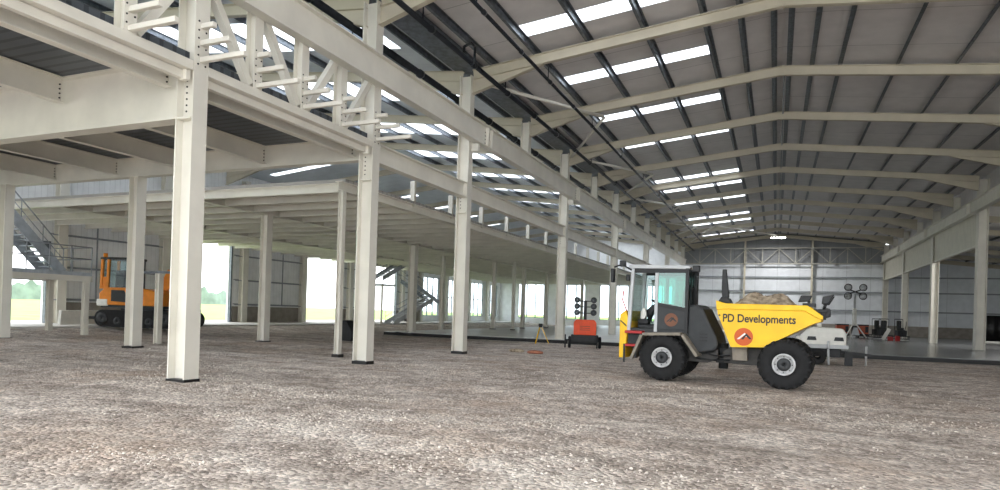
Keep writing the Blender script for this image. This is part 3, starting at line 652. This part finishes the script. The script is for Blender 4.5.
def dumper():
    t = thing('site_dumper', 'yellow and black wheeled site dumper with cab and loaded skip', 'dumper', (-1.17, 16.80, 0), -.085)
    for x in (-1.49, 1.37):
        make_wheel(t, x, 0.0, .46); make_wheel(t, x, 1.58, 2.04, flip=True)
    # frames
    MB().prism([(-2.3, .55), (-.45, .5), (-.2, .62), (-.2, .85), (-.9, 1.2), (-2.4, 1.22), (-2.5, .9)], .56, 1.48).build('rear_chassis', CHASS, t, .02)
    MB().prism([(-.05, .52), (1.5, .48), (1.8, .62), (1.7, .9), (.1, .95), (-.1, .8)], .6, 1.44).build('front_chassis', CHASS, t, .02)
    j = MB().tube((-.13, 1.02, .35), (-.13, 1.02, 1.0), .12); j.box(-.3, .05, .9, 1.14, .5, .62); j.box(-.3, .05, .9, 1.14, .75, .87); j.build('articulation_joint', DARKG, t)
    for x in (-1.49, 1.37): MB().tube((x, .3, .6), (x, 1.75, .6), .13).build('axle', CHASS, t)
    h = MB().path([(-.75, .5, .62), (-.3, .45, .58), (.1, .5, .6)], .022).path([(-.6, .46, .78), (-.25, .42, .7), (.1, .5, .72)], .018); h.build('hydraulic_hose', BLACKP, t)
    MB().prism([(.18, .62), (.52, .62), (.5, .98), (.15, 1.02)], .4, 1.64).build('skip_pivot', BEIGE, t)
    # guards
    g = plate_path(MB(), [(-2.24, .52), (-1.99, 1.14), (-1.02, 1.18), (-.64, .66)], .07, -.02, .5); g.build('mudguard', BEIGE, t)
    g = plate_path(MB(), [(-2.24, .52), (-1.99, 1.14), (-1.02, 1.18), (-.64, .66)], .07, 1.54, 2.06); g.build('mudguard', BEIGE, t)
    # engine cover
    e = MB().prism([(-.98, 1.0), (-.94, 1.95), (-.72, 1.98), (-.55, 1.86), (-.40, 1.55), (-.22, 1.2), (-.16, .98), (-.25, .8), (-.7, .72)], .34, 1.7).build('engine_cover', DARKG, t, .06)
    v = MB()
    for z in (1.05, 1.13, 1.21): v.box(-.62, -.42, .325, .345, z, z+.035)
    v.build('cover_vent', BLACKP, e)
    # cab
    x0, x1, y0, y1, z0, z1 = -2.46, -.90, .30, 1.46, 1.24, 2.86
    c = MB().box(x0, x1, y0, y1, z0-.08, z0+.08); cab = c.build('cab_floor', DARKG, t, .02)
    def pillar(nm, xa, xb, y, w, m): return MB().bar((xa, y, z0), (xb, y, z1+.02), w, .08, (1, 0, 0)).build(nm, m, t)
    for y in (y0, y1):
        pillar('cab_pillar', x0+.02, x0+.1, y, .09, LGREY); pillar('cab_pillar', -1.73, -1.73, y-.004, .06, LGREY); pillar('cab_pillar', x1-.05, x1-.05, y, .13, BLACKP)
        MB().bar((x0+.1, y, z1-.03), (x1, y, z1-.03), .08, .12).build('cab_rail', BLACKP, t)
    for y in (.72, 1.06): MB().bar((x1-.04, y, z0), (x1-.04, y, z1), .05, .05, (1, 0, 0)).build('cab_pillar', BLACKP, t)
    MB().prism([(x0-.02, z1+.03), (x1+.02, z1+.0), (x1+.04, z1+.06), (x1-.1, z1+.10), (x0+.06, z1+.13), (x0-.04, z1+.08)], y0-.06, y1+.06).build('cab_roof', LGREY, t, .02)
    d = MB().prism([(-1.70, 1.30), (-.93, 1.32), (-.93, 1.86), (-1.70, 2.0)], y0-.03, y0+.03).build('door_panel', DARKG, t)
    MB().prism([(-1.68, 1.90), (-.95, 1.76), (-.95, 1.85), (-1.68, 1.99)], y0-.045, y0-.03).build('door_handrail', BLACKP, d)
    logo(d, -1.33, 1.56, .17, y0-.031, LOGOD)
    MB().prism([(-1.70, 1.30), (-.93, 1.32), (-.93, 1.86), (-1.70, 2.0)], y1-.03, y1+.03).build('door_panel', DARKG, t)
    MB().prism([(-1.69, 2.0), (-.96, 1.87), (-.96, 2.82), (-1.69, 2.82)], y0-.006, y0+.006).build('window_pane', TEAL, t)
    MB().prism([(-1.69, 2.0), (-.96, 1.87), (-.96, 2.82), (-1.69, 2.82)], y1-.006, y1+.006).build('window_pane', CLEAR, t)
    MB().prism([(x0+.08, 1.3), (-1.77, 1.3), (-1.77, 2.82), (x0+.14, 2.82)], y1-.006, y1+.006).build('window_pane', CLEAR, t)
    MB().box(x1-.05, x1-.04, y0+.07, y1-.07, 1.95, 2.8).build('windscreen', CLEAR, t)
    MB().box(x0+.05, x0+.06, y0+.07, y1-.07, 1.5, 2.8).build('rear_screen', CLEAR, t)
    MB().box(-2.30, -1.78, .6, 1.5, 1.3, 1.42).build('cab_console', BLACKP, t, .03)
    s = MB().box(-1.62, -1.12, .75, 1.28, 1.55, 1.72).build('seat', BLACKP, t, .05)
    MB().prism([(-1.22, 1.66), (-1.02, 1.66), (-.93, 2.42), (-1.02, 2.5), (-1.14, 2.40)], .76, 1.27).build('seat_back', BLACKP, s, .04)
    MB().box(-1.55, -1.2, .8, 1.22, 1.3, 1.56).build('seat_base', DARKG, s)
    st = MB().tube((-2.15, 1.0, 1.4), (-1.9, 1.0, 1.98), .06).build('steering_column', BLACKP, t)
    w = MB(); w.lathe([(.17+.02*math.cos(2*math.pi*i/8), .02*math.sin(2*math.pi*i/8)) for i in range(8)], (0, 0, 0), 'z', 20); w.bar((-.17, 0, 0), (.17, 0, 0), .04, .02)
    wo = w.build('steering_wheel', BLACKP, st); wo.location = (-1.88, 1.0, 2.0); wo.rotation_euler = (0, .5, 0)
    MB().prism([(-2.2, 1.75), (-2.0, 1.95), (-1.75, 2.02), (-1.72, 1.92), (-1.95, 1.8), (-2.1, 1.55)], .92, 1.1).build('armrest', BLACKP, t, .02)
    MB().box(-2.3, -2.02, .62, .9, 1.42, 1.56).build('control_pod', BLACKP, t, .03)
    # yellow rear and steps
    MB().prism([(-2.68, .52), (-2.52, .52), (-2.47, 1.2), (-2.46, 1.6), (-2.53, 1.78), (-2.68, 1.66)], .25, 1.8).build('counterweight', YEL, t, .02)
    MB().prism([(-2.66, 1.52), (-2.49, 1.38), (-2.49, 1.34), (-2.66, 1.48)], .244, .25).build('hazard_stripe', INK, t)
    st = MB()
    MB().box(-2.48, -2.02, .05, .45, 1.18, 1.25).build('step', RED, t, .01); MB().box(-2.45, -2.12, .02, .42, .84, .90).build('step', RED, t, .01)
    MB().box(-2.5, -2.45, .03, .06, .42, .9).box(-2.2, -2.15, .03, .06, .55, .86).build('step_hanger', BLACKP, t)
    MB().box(-2.46, -2.05, .3, .34, .9, 1.2).build('step_back', BLACKP, t)
    # mirrors and lamps on the cab
    m = MB().path([(-2.4, .25, 2.84), (-2.62, .1, 2.98), (-2.8, .02, 2.9)], .02); mo = m.build('mirror_arm', BLACKP, t)
    MB().box(-2.86, -2.78, -.1, .1, 2.5, 2.86).build('mirror', BLACKP, mo, .02); MB().box(-2.66, -2.52, .0, .18, 2.92, 3.08).build('work_lamp', BLACKP, mo, .02); MB().box(-2.5, -2.42, .1, .24, 2.55, 2.72).build('work_lamp', BLACKP, mo, .02)
    m = MB().path([(-.82, .3, 2.9), (-.7, .18, 2.92), (-.72, .16, 1.95)], .022); mo = m.build('mirror_arm', BLACKP, t); MB().box(-.80, -.62, .1, .2, 2.78, 2.94).build('work_lamp', BLACKP, mo, .02)
    MB().path([(-2.5, .27, 1.75), (-2.62, .25, 2.05), (-2.6, .27, 2.3)], .018).build('grab_rail', RED, t)
    # skip
    Ya, Yb = .08, 1.94
    prof = [(-.19, 2.06), (.02, 1.99), (1.83, 1.98), (2.14, 1.74), (2.12, 1.63), (1.95, 1.57), (.90, .98), (.17, .95), (-.16, 1.76)]
    sk = MB()
    n = len(prof); sk.add([(x, Ya, z) for x, z in prof]+[(x, Yb, z) for x, z in prof], [tuple(range(n)), tuple(range(2*n-1, n-1, -1))]+[(i, i+1, n+i+1, n+i) for i in (3, 4, 5, 6, 7)]+[(8, 0, n, n+8)])
    so = sk.build('skip', YEL, t); sm = so.modifiers.new('shell', 'SOLIDIFY'); sm.thickness = .03; sm.offset = -1
    rim = [(-.20, 2.08), (.02, 2.01), (1.84, 2.0), (2.17, 1.76), (2.17, 1.68), (2.08, 1.70), (1.78, 1.87), (-.0, 1.87), (-.18, 1.84)]
    for a, b in ((Ya-.045, Ya), (Yb, Yb+.045)): MB().prism(rim, a, b).build('skip_rim', YEL, so, .012)
    logo(so, .46, 1.21, .215, Ya-.001, LOGO)
    cu = bpy.data.curves.new('lettering', 'FONT'); cu.body = 'PD Developments'; cu.size = .27; cu.extrude = .003; cu.offset = .006
    cu.resolution_u = 6; to = bpy.data.objects.new('lettering', cu); COL.objects.link(to); to.rotation_euler = (math.pi/2, 0, 0); bpy.context.view_layer.update()
    me = bpy.data.meshes.new_from_object(to.evaluated_get(bpy.context.evaluated_depsgraph_get())); wdt = to.dimensions.x; bpy.data.objects.remove(to)
    to = bpy.data.objects.new('lettering', me); COL.objects.link(to); to.rotation_euler = (math.pi/2, 0, 0); to.scale = (1.63/wdt, 1, 1); to.location = (-.04, Ya-.004, 1.565); me.materials.clear(); me.materials.append(INK); to.parent = so; to['label'] = 'dark lettering on the yellow skip side'
    MB().prism([(-.135, 1.70), (-.085, 1.70), (-.11, 1.75)], Ya-.004, Ya-.001).build('warning_triangle', INK, so)
    MB().prism([(-.10, 2.1), (.05, 2.05), (.06, 2.2), (-.02, 2.86), (-.11, 2.86), (-.12, 2.4)], .3, .42).build('skip_mirror', BLACKP, t, .02)
    MB().prism([(-.18, 2.05), (.16, 1.99), (.08, 2.14), (-.1, 2.18)], .2, .5).build('mirror_bracket', BLACKP, t, .02)
    hl = MB().box(1.9, 2.25, .3, 1.7, 1.84, 1.92).box(2.1, 2.2, .35, .5, 1.68, 1.9).box(2.1, 2.2, 1.4, 1.6, 1.68, 1.9).build('lamp_bar', BLACKP, t, .01)
    for y in (.35, 1.5):
        MB().tube((2.15, y+.1, 1.9), (2.2, y+.1, 2.1), .02).build('lamp_stalk', BLACKP, hl)
        MB().prism([(2.12, 2.05), (2.26, 2.05), (2.38, 2.27), (2.14, 2.22)], y, y+.22).build('headlamp', BLACKP, hl, .015)
        MB().prism([(2.20, 1.72), (2.30, 1.76), (2.30, 1.94), (2.20, 1.96)], y, y+.16).build('indicator_lamp', BLACKP, hl, .01)
    MB().box(1.72, 2.0, .3, .55, 1.98, 2.06).box(1.82, 1.88, .36, .44, 2.0, 2.12).build('lamp_foot', BLACKP, t); MB().prism([(1.62, 2.08), (1.86, 2.1), (1.92, 2.24), (1.68, 2.24)], .3, .5).build('headlamp', BLACKP, t, .015)
    # spoil in the skip
    xs = np.linspace(-.1, 1.98, 44); ys = np.linspace(.12, 1.9, 34); X, Y = np.meshgrid(xs, ys)
    Z = 1.86 + .40*np.exp(-((X-.52)/.36)**2-((Y-.8)/.55)**2) + .40*np.exp(-((X-1.18)/.42)**2-((Y-.9)/.55)**2) + .06*np.sin(9*X+3*Y)*np.cos(7*Y)*.5 + rng.normal(0, .013, X.shape)
    Z -= .08*np.clip((X-1.6)/.4, 0, 1)
    nn, mm = X.shape; idx = np.arange(nn*mm).reshape(nn, mm); f = np.stack([idx[:-1,:-1].ravel(), idx[:-1,1:].ravel(), idx[1:,1:].ravel(), idx[1:,:-1].ravel()], 1)
    h = MB(); h.add(np.stack([X.ravel(), Y.ravel(), Z.ravel()], 1).tolist(), f.tolist())
    ho = h.build('spoil_heap', SOIL); ho.location = t.location; ho.rotation_euler = t.rotation_euler
    tag(ho, 'heap of brown excavated soil filling the dumper skip', 'soil', kind='stuff')
    wb = MB().prism([(0, 0), (.1, -.02), (.16, .1), (.13, .28), (.05, .3), (.0, .18)], 0, .12).build('white_bag', WHT, None, .02)
    wb.location = t.matrix_basis @ Vector((-2.25, .7, 1.56)); wb.rotation_euler = t.rotation_euler
    tag(wb, 'white bag lying on the control pod inside the dumper cab', 'bag', kind='thing')
dumper()
# ------------------------------------------------------------------ excavator
def excavator():
    t = thing('tracked_excavator', 'orange tracked excavator parked by the left wall behind a floor post', 'excavator', (-29.5, 24.0, .25), math.radians(15))
    for y in (-1.35, .75):
        tr = MB(); pr = []
        for i in range(12): a = math.pi/2+math.pi*i/11; pr.append((-1.7+.42*math.cos(a), .44+.42*math.sin(a)))
        for i in range(12): a = -math.pi/2+math.pi*i/11; pr.append((1.7+.42*math.cos(a), .44+.42*math.sin(a)))
        k = MB().prism(pr, y, y+.6).build('track', BLACK, t)
        for x in (-1.7, -.85, 0, .85, 1.7): MB().lathe([(.30 if abs(x) > 1 else .2, y-.03), (.05, y-.03), (.05, y+.05), (.30 if abs(x) > 1 else .2, y+.05)], (x, 0, .44 if abs(x) > 1 else .32), 'y', 16).build('track_roller', DARKG, k)
    MB().box(-1.1, 1.1, -.8, .8, .45, .95).tube((0, 0, .9), (0, 0, 1.1), .6, n=20).build('undercarriage', DARKG, t)
    MB().prism([(-3.55, .12), (-3.4, .05), (-3.35, .75), (-3.5, .78)], -2.0, 1.4).build('dozer_blade', WHT, t); MB().box(-3.4, -1.0, -.6, -.4, .35, .5).box(-3.4, -1.0, .4, .6, .35, .5).build('blade_arm', DARKG, t)
    b = MB().prism([(-1.95, 1.1), (1.45, 1.1), (1.45, 1.75), (.5, 1.95), (-1.7, 1.95), (-2.0, 1.7)], -1.25, 1.25).build('house', ORANGE, t, .06)
    MB().prism([(-2.1, 1.05), (-1.5, 1.05), (-1.5, 1.4), (-2.1, 1.4)], -1.27, 1.27).build('counterweight', WHT, t, .05)
    MB().prism([(-1.3, 1.3), (-.3, 1.25), (-.6, 1.85), (-1.3, 1.85)], -1.27, -1.25).build('vent_panel', DARKG, b); MB().box(-1.9, 1.4, -1.2, 1.2, .98, 1.12).build('house_base', DARKG, t)
    co = MB().box(-1.95, -.35, -1.25, -.05, 1.9, 1.98).build('cab_sill', ORANGE, t)
    for x, y in ((-1.9, -1.2), (-.45, -1.2), (-1.9, -.1), (-.45, -.1), (-1.55, -1.2)): MB().bar((x, y, 1.9), (x*.97, y, 3.4), .12, .12, (1, 0, 0)).build('cab_pillar', ORANGE if x < -1 else DARKG, t)
    MB().box(-1.95, -.3, -1.28, -.02, 3.36, 3.48).build('cab_roof', DARKG, t, .04); MB().box(-1.95, -1.6, -1.22, -1.2, 1.95, 2.5).build('cab_side', ORANGE, t)
    MB().box(-1.85, -.5, -1.21, -1.19, 1.98, 3.36).box(-1.85, -.5, -.11, -.09, 1.98, 3.36).box(-.47, -.45, -1.15, -.15, 1.98, 3.36).box(-1.87, -1.85, -1.15, -.15, 1.98, 3.36).build('window_pane', CLEAR, co)
    MB().box(-1.4, -.95, -.9, -.4, 1.95, 2.85).build('cab_seat', BLACKP, t, .05); MB().tube((-1.8, -1.1, 3.48), (-1.8, -1.1, 3.68), .1).build('beacon', ORANGE, t)
    bo = MB()
    for a, c_ in (((.2, 1.5), (.9, 2.9)), ((.9, 2.9), (1.75, 3.15))): bo.bar((a[0], .4, a[1]), (c_[0], .4, c_[1]), .36, .5, (0, 0, 1))
    bo.build('boom', ORANGE, t)
    MB().bar((1.75, .4, 3.25), (1.85, .4, 1.5), .3, .36, (1, 0, 0)).build('dipper_arm', DORANGE, t); MB().tube((.5, .4, 1.6), (1.0, .4, 2.5), .07).tube((.9, .4, 3.25), (1.7, .4, 3.55), .07).build('hydraulic_ram', STEELG, t)
    MB().prism([(1.6, 1.6), (2.0, 1.55), (2.25, .9), (2.0, .45), (1.5, .5), (1.7, .9)], .0, .8).build('bucket', DARKG, t)
excavator()
o = MB().prism([(0, 0), (.55, -.02), (.62, .35), (.3, .95), (.02, .98), (-.28, .62)], 0, .7).build('digger_bucket', BLACKP, None, .04, (-19.2, 26.0, .0)); tag(o, 'black digger bucket lying on the gravel behind the second left column', 'bucket', kind='thing')
# ------------------------------------------------------------------ lighting towers
def lamp_head(par, x, z, r, m, ring, face=LAMPOFF):
    h = MB().lathe([(r, -.1), (r*.9, .1), (r*.35, .16), (.01, .16), (.01, -.06), (r*.8, -.06), (r*.86, -.1)], (0, 0, 0), 'y', 20).build('lamp_head', m, par, 0, (x, 0, z)); h.scale = (par.scale.z/par.scale.x, 1, 1)
    MB().lathe([(r*.82, -.065), (.01, -.075), (.01, -.06), (r*.82, -.055)], (0, 0, 0), 'y', 20).build('lens', face, h)
def tower_low():
    t = thing('lighting_tower', 'red-orange mobile lighting tower with lowered six-lamp mast by the slab edge', 'lighting tower', (-8.45, 30.6, 0), .3); t.scale = (.68, .72, .86)
    MB().prism([(-.78, .72), (.78, .72), (.8, 1.4), (.66, 1.58), (-.62, 1.58), (-.78, 1.42)], -.5, .5).build('canopy', RORANGE, t, .06)
    MB().box(-.95, .95, -.55, .55, .34, .74).build('base_tray', BLACKP, t, .04)
    for z in (.95, 1.1, 1.25): pass
    v = MB()
    for z in (1.0, 1.1, 1.2): v.box(-.35, .35, -.515, -.5, z, z+.04)
    v.build('canopy_vent', DORANGE, t)
    for x in (-1.12, .98):
        w = MB().lathe([(.12, 0), (.30, .01), (.33, .06), (.33, .16), (.30, .2), (.12, .2)], (x-.03, -.35, .33), 'x', 24).build('wheel', BLACK, t)
        MB().lathe([(.16, -.01), (.02, -.01), (.02, .1), (.16, .1)], (x-.03, -.35, .33), 'x', 16).build('hub', WHT, w)
    for x in (-1.35, .85): MB().tube((x, -.6, .02), (x, -.6, .75), .05).build('jack_leg', BLACKP, t)
    MB().bar((-1.4, -.6, .45), (-.8, -.5, .45), .08, .08).build('outrigger', BLACKP, t)
    MB().box(-.11, .11, -.11, .11, 1.55, 2.65).build('mast', BLACKP, t)
    MB().bar((-.65, 0, 1.95), (.65, 0, 1.95), .05, .05).bar((-.65, 0, 2.3), (.65, 0, 2.3), .05, .05).bar((-.6, 0, 2.62), (.6, 0, 2.62), .05, .05).build('lamp_bar', BLACKP, t)
    for x in (-.58, .58):
        for z in (1.98, 2.33, 2.68): lamp_head(t, x, z, .17, BLACKP, BLACKP)
tower_low()
def tower_high():
    t = thing('lighting_tower', 'tall lighting tower with raised pale mast and four ring lamps on the slab', 'lighting tower', (6.7, 68.6, .2), .2)
    MB().tube((0, 0, .9), (0, 0, 2.7), .2, .17).build('mast', WHT, t); MB().tube((0, 0, 2.7), (0, 0, 4.1), .1).build('upper_mast', LGREY, t); MB().tube((0, 0, .3), (0, 0, 1.1), .24).build('mast_foot', BLACKP, t)
    MB().bar((-.65, 0, 4.0), (.65, 0, 4.5), .1, .1).bar((-.65, 0, 4.5), (.65, 0, 4.0), .1, .1).build('lamp_frame', BLACKP, t)
    for x in (-.62, .66):
        for z in (3.85, 4.65): lamp_head(t, x, z, .34, BLACKP, BLACKP, LGREY)
    for dx, dy in ((-.9, -.5), (.9, -.5), (0, .9)): MB().bar((0, 0, 1.5), (dx, dy, .02), .08, .08, (1, 0, 0)).build('stay', WHT, t)
    MB().prism([(-.35, .25), (.35, .25), (.15, .95), (-.15, .95)], -.45, -.3).build('apron_panel', LGREY, t)
tower_high()
def box_unit(x, y, w, label, lid):
    t = thing('generator_box', label, 'generator', (x, y, .2), .1)
    MB().box(-w/2, w/2, -.45, .45, .35, 1.15).build('casing', DORANGE, t, .05); MB().box(-w/2-.05, w/2+.05, -.5, .5, .15, .38).build('skid', BLACKP, t)
    MB().box(-w/2, w/2, -.47, .47, 1.12, 1.24).build('lid', BLACKP, t)
    MB().box(-w/2+.1, -w/2+.22, -.47, .47, 0, .16).box(w/2-.22, w/2-.1, -.47, .47, 0, .16).build('foot', BLACKP, t); MB().box(w/2-.3, w/2-.04, -.47, -.45, .5, 1.05).build('grille', BLACKP, t)
box_unit(5.75, 69.2, 1.0, 'dull orange generator box on the slab to the left of the tall mast', 0)
box_unit(7.4, 69.4, 1.0, 'dull orange generator box on the slab to the right of the tall mast', 0)
# power trowels: ride-on machines with seat, guard ring and levers
def trowel(x, y, rz, label):
    t = thing('power_trowel', label, 'power trowel', (x, y, .2), rz, 'ride-on power trowels on the slab'); t.scale = (.75, .75, 1.2)
    for sx in (-.5, .5): 
        g = MB()
        for z in (.12, .3): g.lathe([(.5+.03*math.cos(2*math.pi*i/6), z+.03*math.sin(2*math.pi*i/6)) for i in range(6)], (sx, 0, 0), 'z', 20)
        for i in range(8): a = i*math.pi/4; g.tube((sx+.5*math.cos(a), .5*math.sin(a), .1), (sx+.5*math.cos(a), .5*math.sin(a), .32), .02, n=6)
        g.build('guard_ring', BLACKP, t)
        bl = MB()
        for i in range(4): bl.box(sx-.42*(i == 0)-.06, sx+.42*(i == 1)+.06, -.06-.36*(i == 2), .06+.36*(i == 3), .0, .05)
        bl.build('blade', STEELG, t)
    MB().box(-.55, .55, -.32, .32, .32, .72).build('engine_deck', BLACKP, t, .04)
    s = MB().box(-.28, .28, -.2, .3, .72, .9).build('seat', BLACKP, t, .05); MB().box(-.27, .27, .22, .36, .86, 1.4).build('seat_back', BLACKP, s, .05)
    for sx in (-.35, .35): MB().path([(sx, -.2, .7), (sx*1.1, -.35, 1.1), (sx*1.2, -.3, 1.35)], .03).build('control_lever', DARKG, t)
    MB().box(-.2, .2, -.5, -.3, .4, .75).build('fuel_tank', BLACKP, t, .03); MB().path([(-.5, .3, .7), (-.5, .35, 1.5), (.5, .35, 1.5), (.5, .3, .7)], .03).build('roll_bar', BLACKP, t)
trowel(8.55, 68.2, .3, 'black ride-on power trowel beside the right generator box')
trowel(8.75, 66.4, -.3, 'black ride-on power trowel second from the tall mast')
trowel(9.75, 64.2, .5, 'black ride-on power trowel in front of the third right column')
o = MB().bar((0, 0, 0), (.5, .1, .95), .28, .1, (0, 1, 0)).build('white_board', WHT, None, 0, (8.5, 64.6, .22)); tag(o, 'white board leaning on the middle power trowel', 'board', kind='thing')
for i, (x, y, w, lab) in enumerate(((8.9, 63.4, .42, 'flat red fuel can on the slab beside the middle trowel'), (9.3, 62.6, .34, 'upright red fuel can in front of the last trowel'))):
    c = thing('fuel_can', lab, 'can', (x, y, .2), .4*i)
    MB().prism([(-w/2, 0), (w/2, 0), (w/2, .26+.1*i), (w/2-.1, .32+.1*i), (-w/2, .32+.1*i)], -.09, .09).build('body', RED, c, .02); MB().tube((w/2-.05, 0, .28+.1*i), (w/2+.03, 0, .36+.1*i), .03).build('spout', BLACKP, c)
# tripod
t = thing('survey_tripod', 'yellow survey tripod with level standing at the slab edge', 'tripod', (-11.5, 32.9, 0)); t.scale = (.75, .75, .72)
for a in (.3, 2.4, 4.5):
    lg = MB().bar((.08*math.cos(a), .08*math.sin(a), 1.2), (.62*math.cos(a), .62*math.sin(a), .0), .07, .05, (0, 0, 1)).build('leg', YEL if a != 2.4 else STEELG, t)
    MB().tube((.52*math.cos(a), .52*math.sin(a), .22), (.62*math.cos(a), .62*math.sin(a), -.02), .03, .01).build('foot', BLACKP, lg)
MB().tube((0, 0, 1.18), (0, 0, 1.28), .12).build('head', BLACKP, t); MB().box(-.14, .14, -.08, .08, 1.28, 1.46).build('level', BLACKP, t, .03)
# white towable machine in front of the slab
def white_machine():
    t = thing('towable_generator', 'white towable generator on legs behind the dumper front wheel', 'generator', (1.75, 28.0, 0), -.05)
    MB().prism([(-.85, .75), (.72, .75), (.72, 1.2), (.6, 1.38), (-.4, 1.42), (-.62, 1.32), (-.85, 1.1)], -.5, .5).build('canopy', WHT, t, .06)
    MB().box(-1.0, -.75, -.4, .4, .72, 1.05).build('end_cap', WHT, t, .06); MB().box(-.9, .8, -.52, .52, .62, .77).build('canopy_base', LGREY, t, .02)
    for x in (-.62, .3): MB().prism([(x, .92), (x+.34, .92), (x+.3, 1.06), (x+.04, 1.06)], -.515, -.5).build('vent', DARKG, t)
    MB().tube((-.2, 0, 1.42), (-.2, 0, 1.56), .08).build('filler_cap', WHT, t); MB().box(-.75, .55, -.45, .45, .3, .62).build('engine_tray', BLACKP, t, .03)
    for y in (-.62, .48):
        MB().lathe([(.1, y), (.28, y+.01), (.31, y+.05), (.31, y+.11), (.28, y+.14), (.1, y+.14)], (-.25, 0, .31), 'y', 24).build('wheel', BLACK, t)
    MB().bar((.5, 0, .5), (1.55, 0, .42), .1, .1).build('drawbar', BLACKP, t); MB().tube((1.4, 0, .02), (1.4, 0, .75), .04).build('jockey_leg', STEELG, t)
    MB().path([(.12, -.53, .9), (.12, -.62, .6), (.14, -.62, .02)], .04).build('stand_leg', LGREY, t); MB().box(.7, .95, -.3, .3, .0, .5).build('battery_box', BLACKP, t)
white_machine()
# black sheet in place of a dark doorway, and white bundle in the right aisle
def dark_opening():
    mb = MB(); n = 40; v = []
    for i in range(n+1):
        x = i*.16; y = .07*math.sin(i*1.3)
        v += [(x, y, 2.6), (x, y*1.3, .25)]
    mb.add(v, [(2*i, 2*i+2, 2*i+3, 2*i+1) for i in range(n)], True)
    o = mb.build('dark_opening_sheet', DPM, None, 0, (17.1, 70, 0)); s = o.modifiers.new('thick', 'SOLIDIFY'); s.thickness = .02
    tag(o, 'black sheet standing in for a dark door opening in the right aisle', 'sheet', kind='thing')
dark_opening()
o = MB().box(0, 1.2, 0, .3, 0, .2).build('insulation_roll', WHT, None, .08, (16.2, 66, .2)); tag(o, 'low white roll lying below the black sheet', 'roll', kind='thing')
o = MB().box(0, .8, 0, .5, 0, .9).build('white_drum', WHT, None, .12, (17.6, 67, .2)); tag(o, 'white tub standing before the black sheet at the right edge', 'tub', kind='thing')
# ground litter near the slab edge
o = MB().prism([(0, 0), (.9, .05), (1.7, .0), (1.2, .14), (.5, .2)], 0, .5).build('membrane_offcut', DPM, None, 0, (-21.6, 34.0, .0)); tag(o, 'torn black membrane offcut at the left end of the slab', 'sheet', kind='thing')
for i, (x, y, m, lab) in enumerate(((-8.8, 24.6, RUST, 'rusty reinforcement scrap on the gravel below the tripod'), (-9.75, 25.0, SOIL, 'small clod of soil on the gravel left of the rusty scrap'))):
    o = MB().sphere((0, 0, .05), .3, 1.2, .5, .3, 10).build(('rusty_scrap', 'soil_clod')[i], m, None, 0, (x, y, 0)); tag(o, lab, ('scrap', 'clod')[i], kind='thing')
# ------------------------------------------------------------------ lamps of the hall
def highbay(x, y, z, w, power, label, hang=.5):
    t = thing('highbay_lamp', label, 'lamp', (x, y, z))
    MB().box(-w/2, w/2, -.25, .25, .03, .15).build('housing', LGREY, t); MB().box(-w/2+.03, w/2-.03, -.22, .22, 0, .03).build('diffuser', LAMP, t)
    MB().bar((0, 0, .15), (0, 0, hang), .03, .03, (1, 0, 0)).build('hanger', GALV, t)
    l = bpy.data.lights.new('lamp_light', 'AREA'); l.shape = 'RECTANGLE'; l.size = w; l.size_y = .4; l.energy = power; lo = bpy.data.objects.new('lamp_light', l); COL.objects.link(lo); lo.parent = t; lo.location = (0, 0, -.03)
highbay(0, 79.5, 10.8, 1.5, 160, 'lit white lamp hanging below the ridge at the far end', 1.05)
highbay(14.6, 55, 8.45, .9, 120, 'lit white lamp under the right aisle roof')
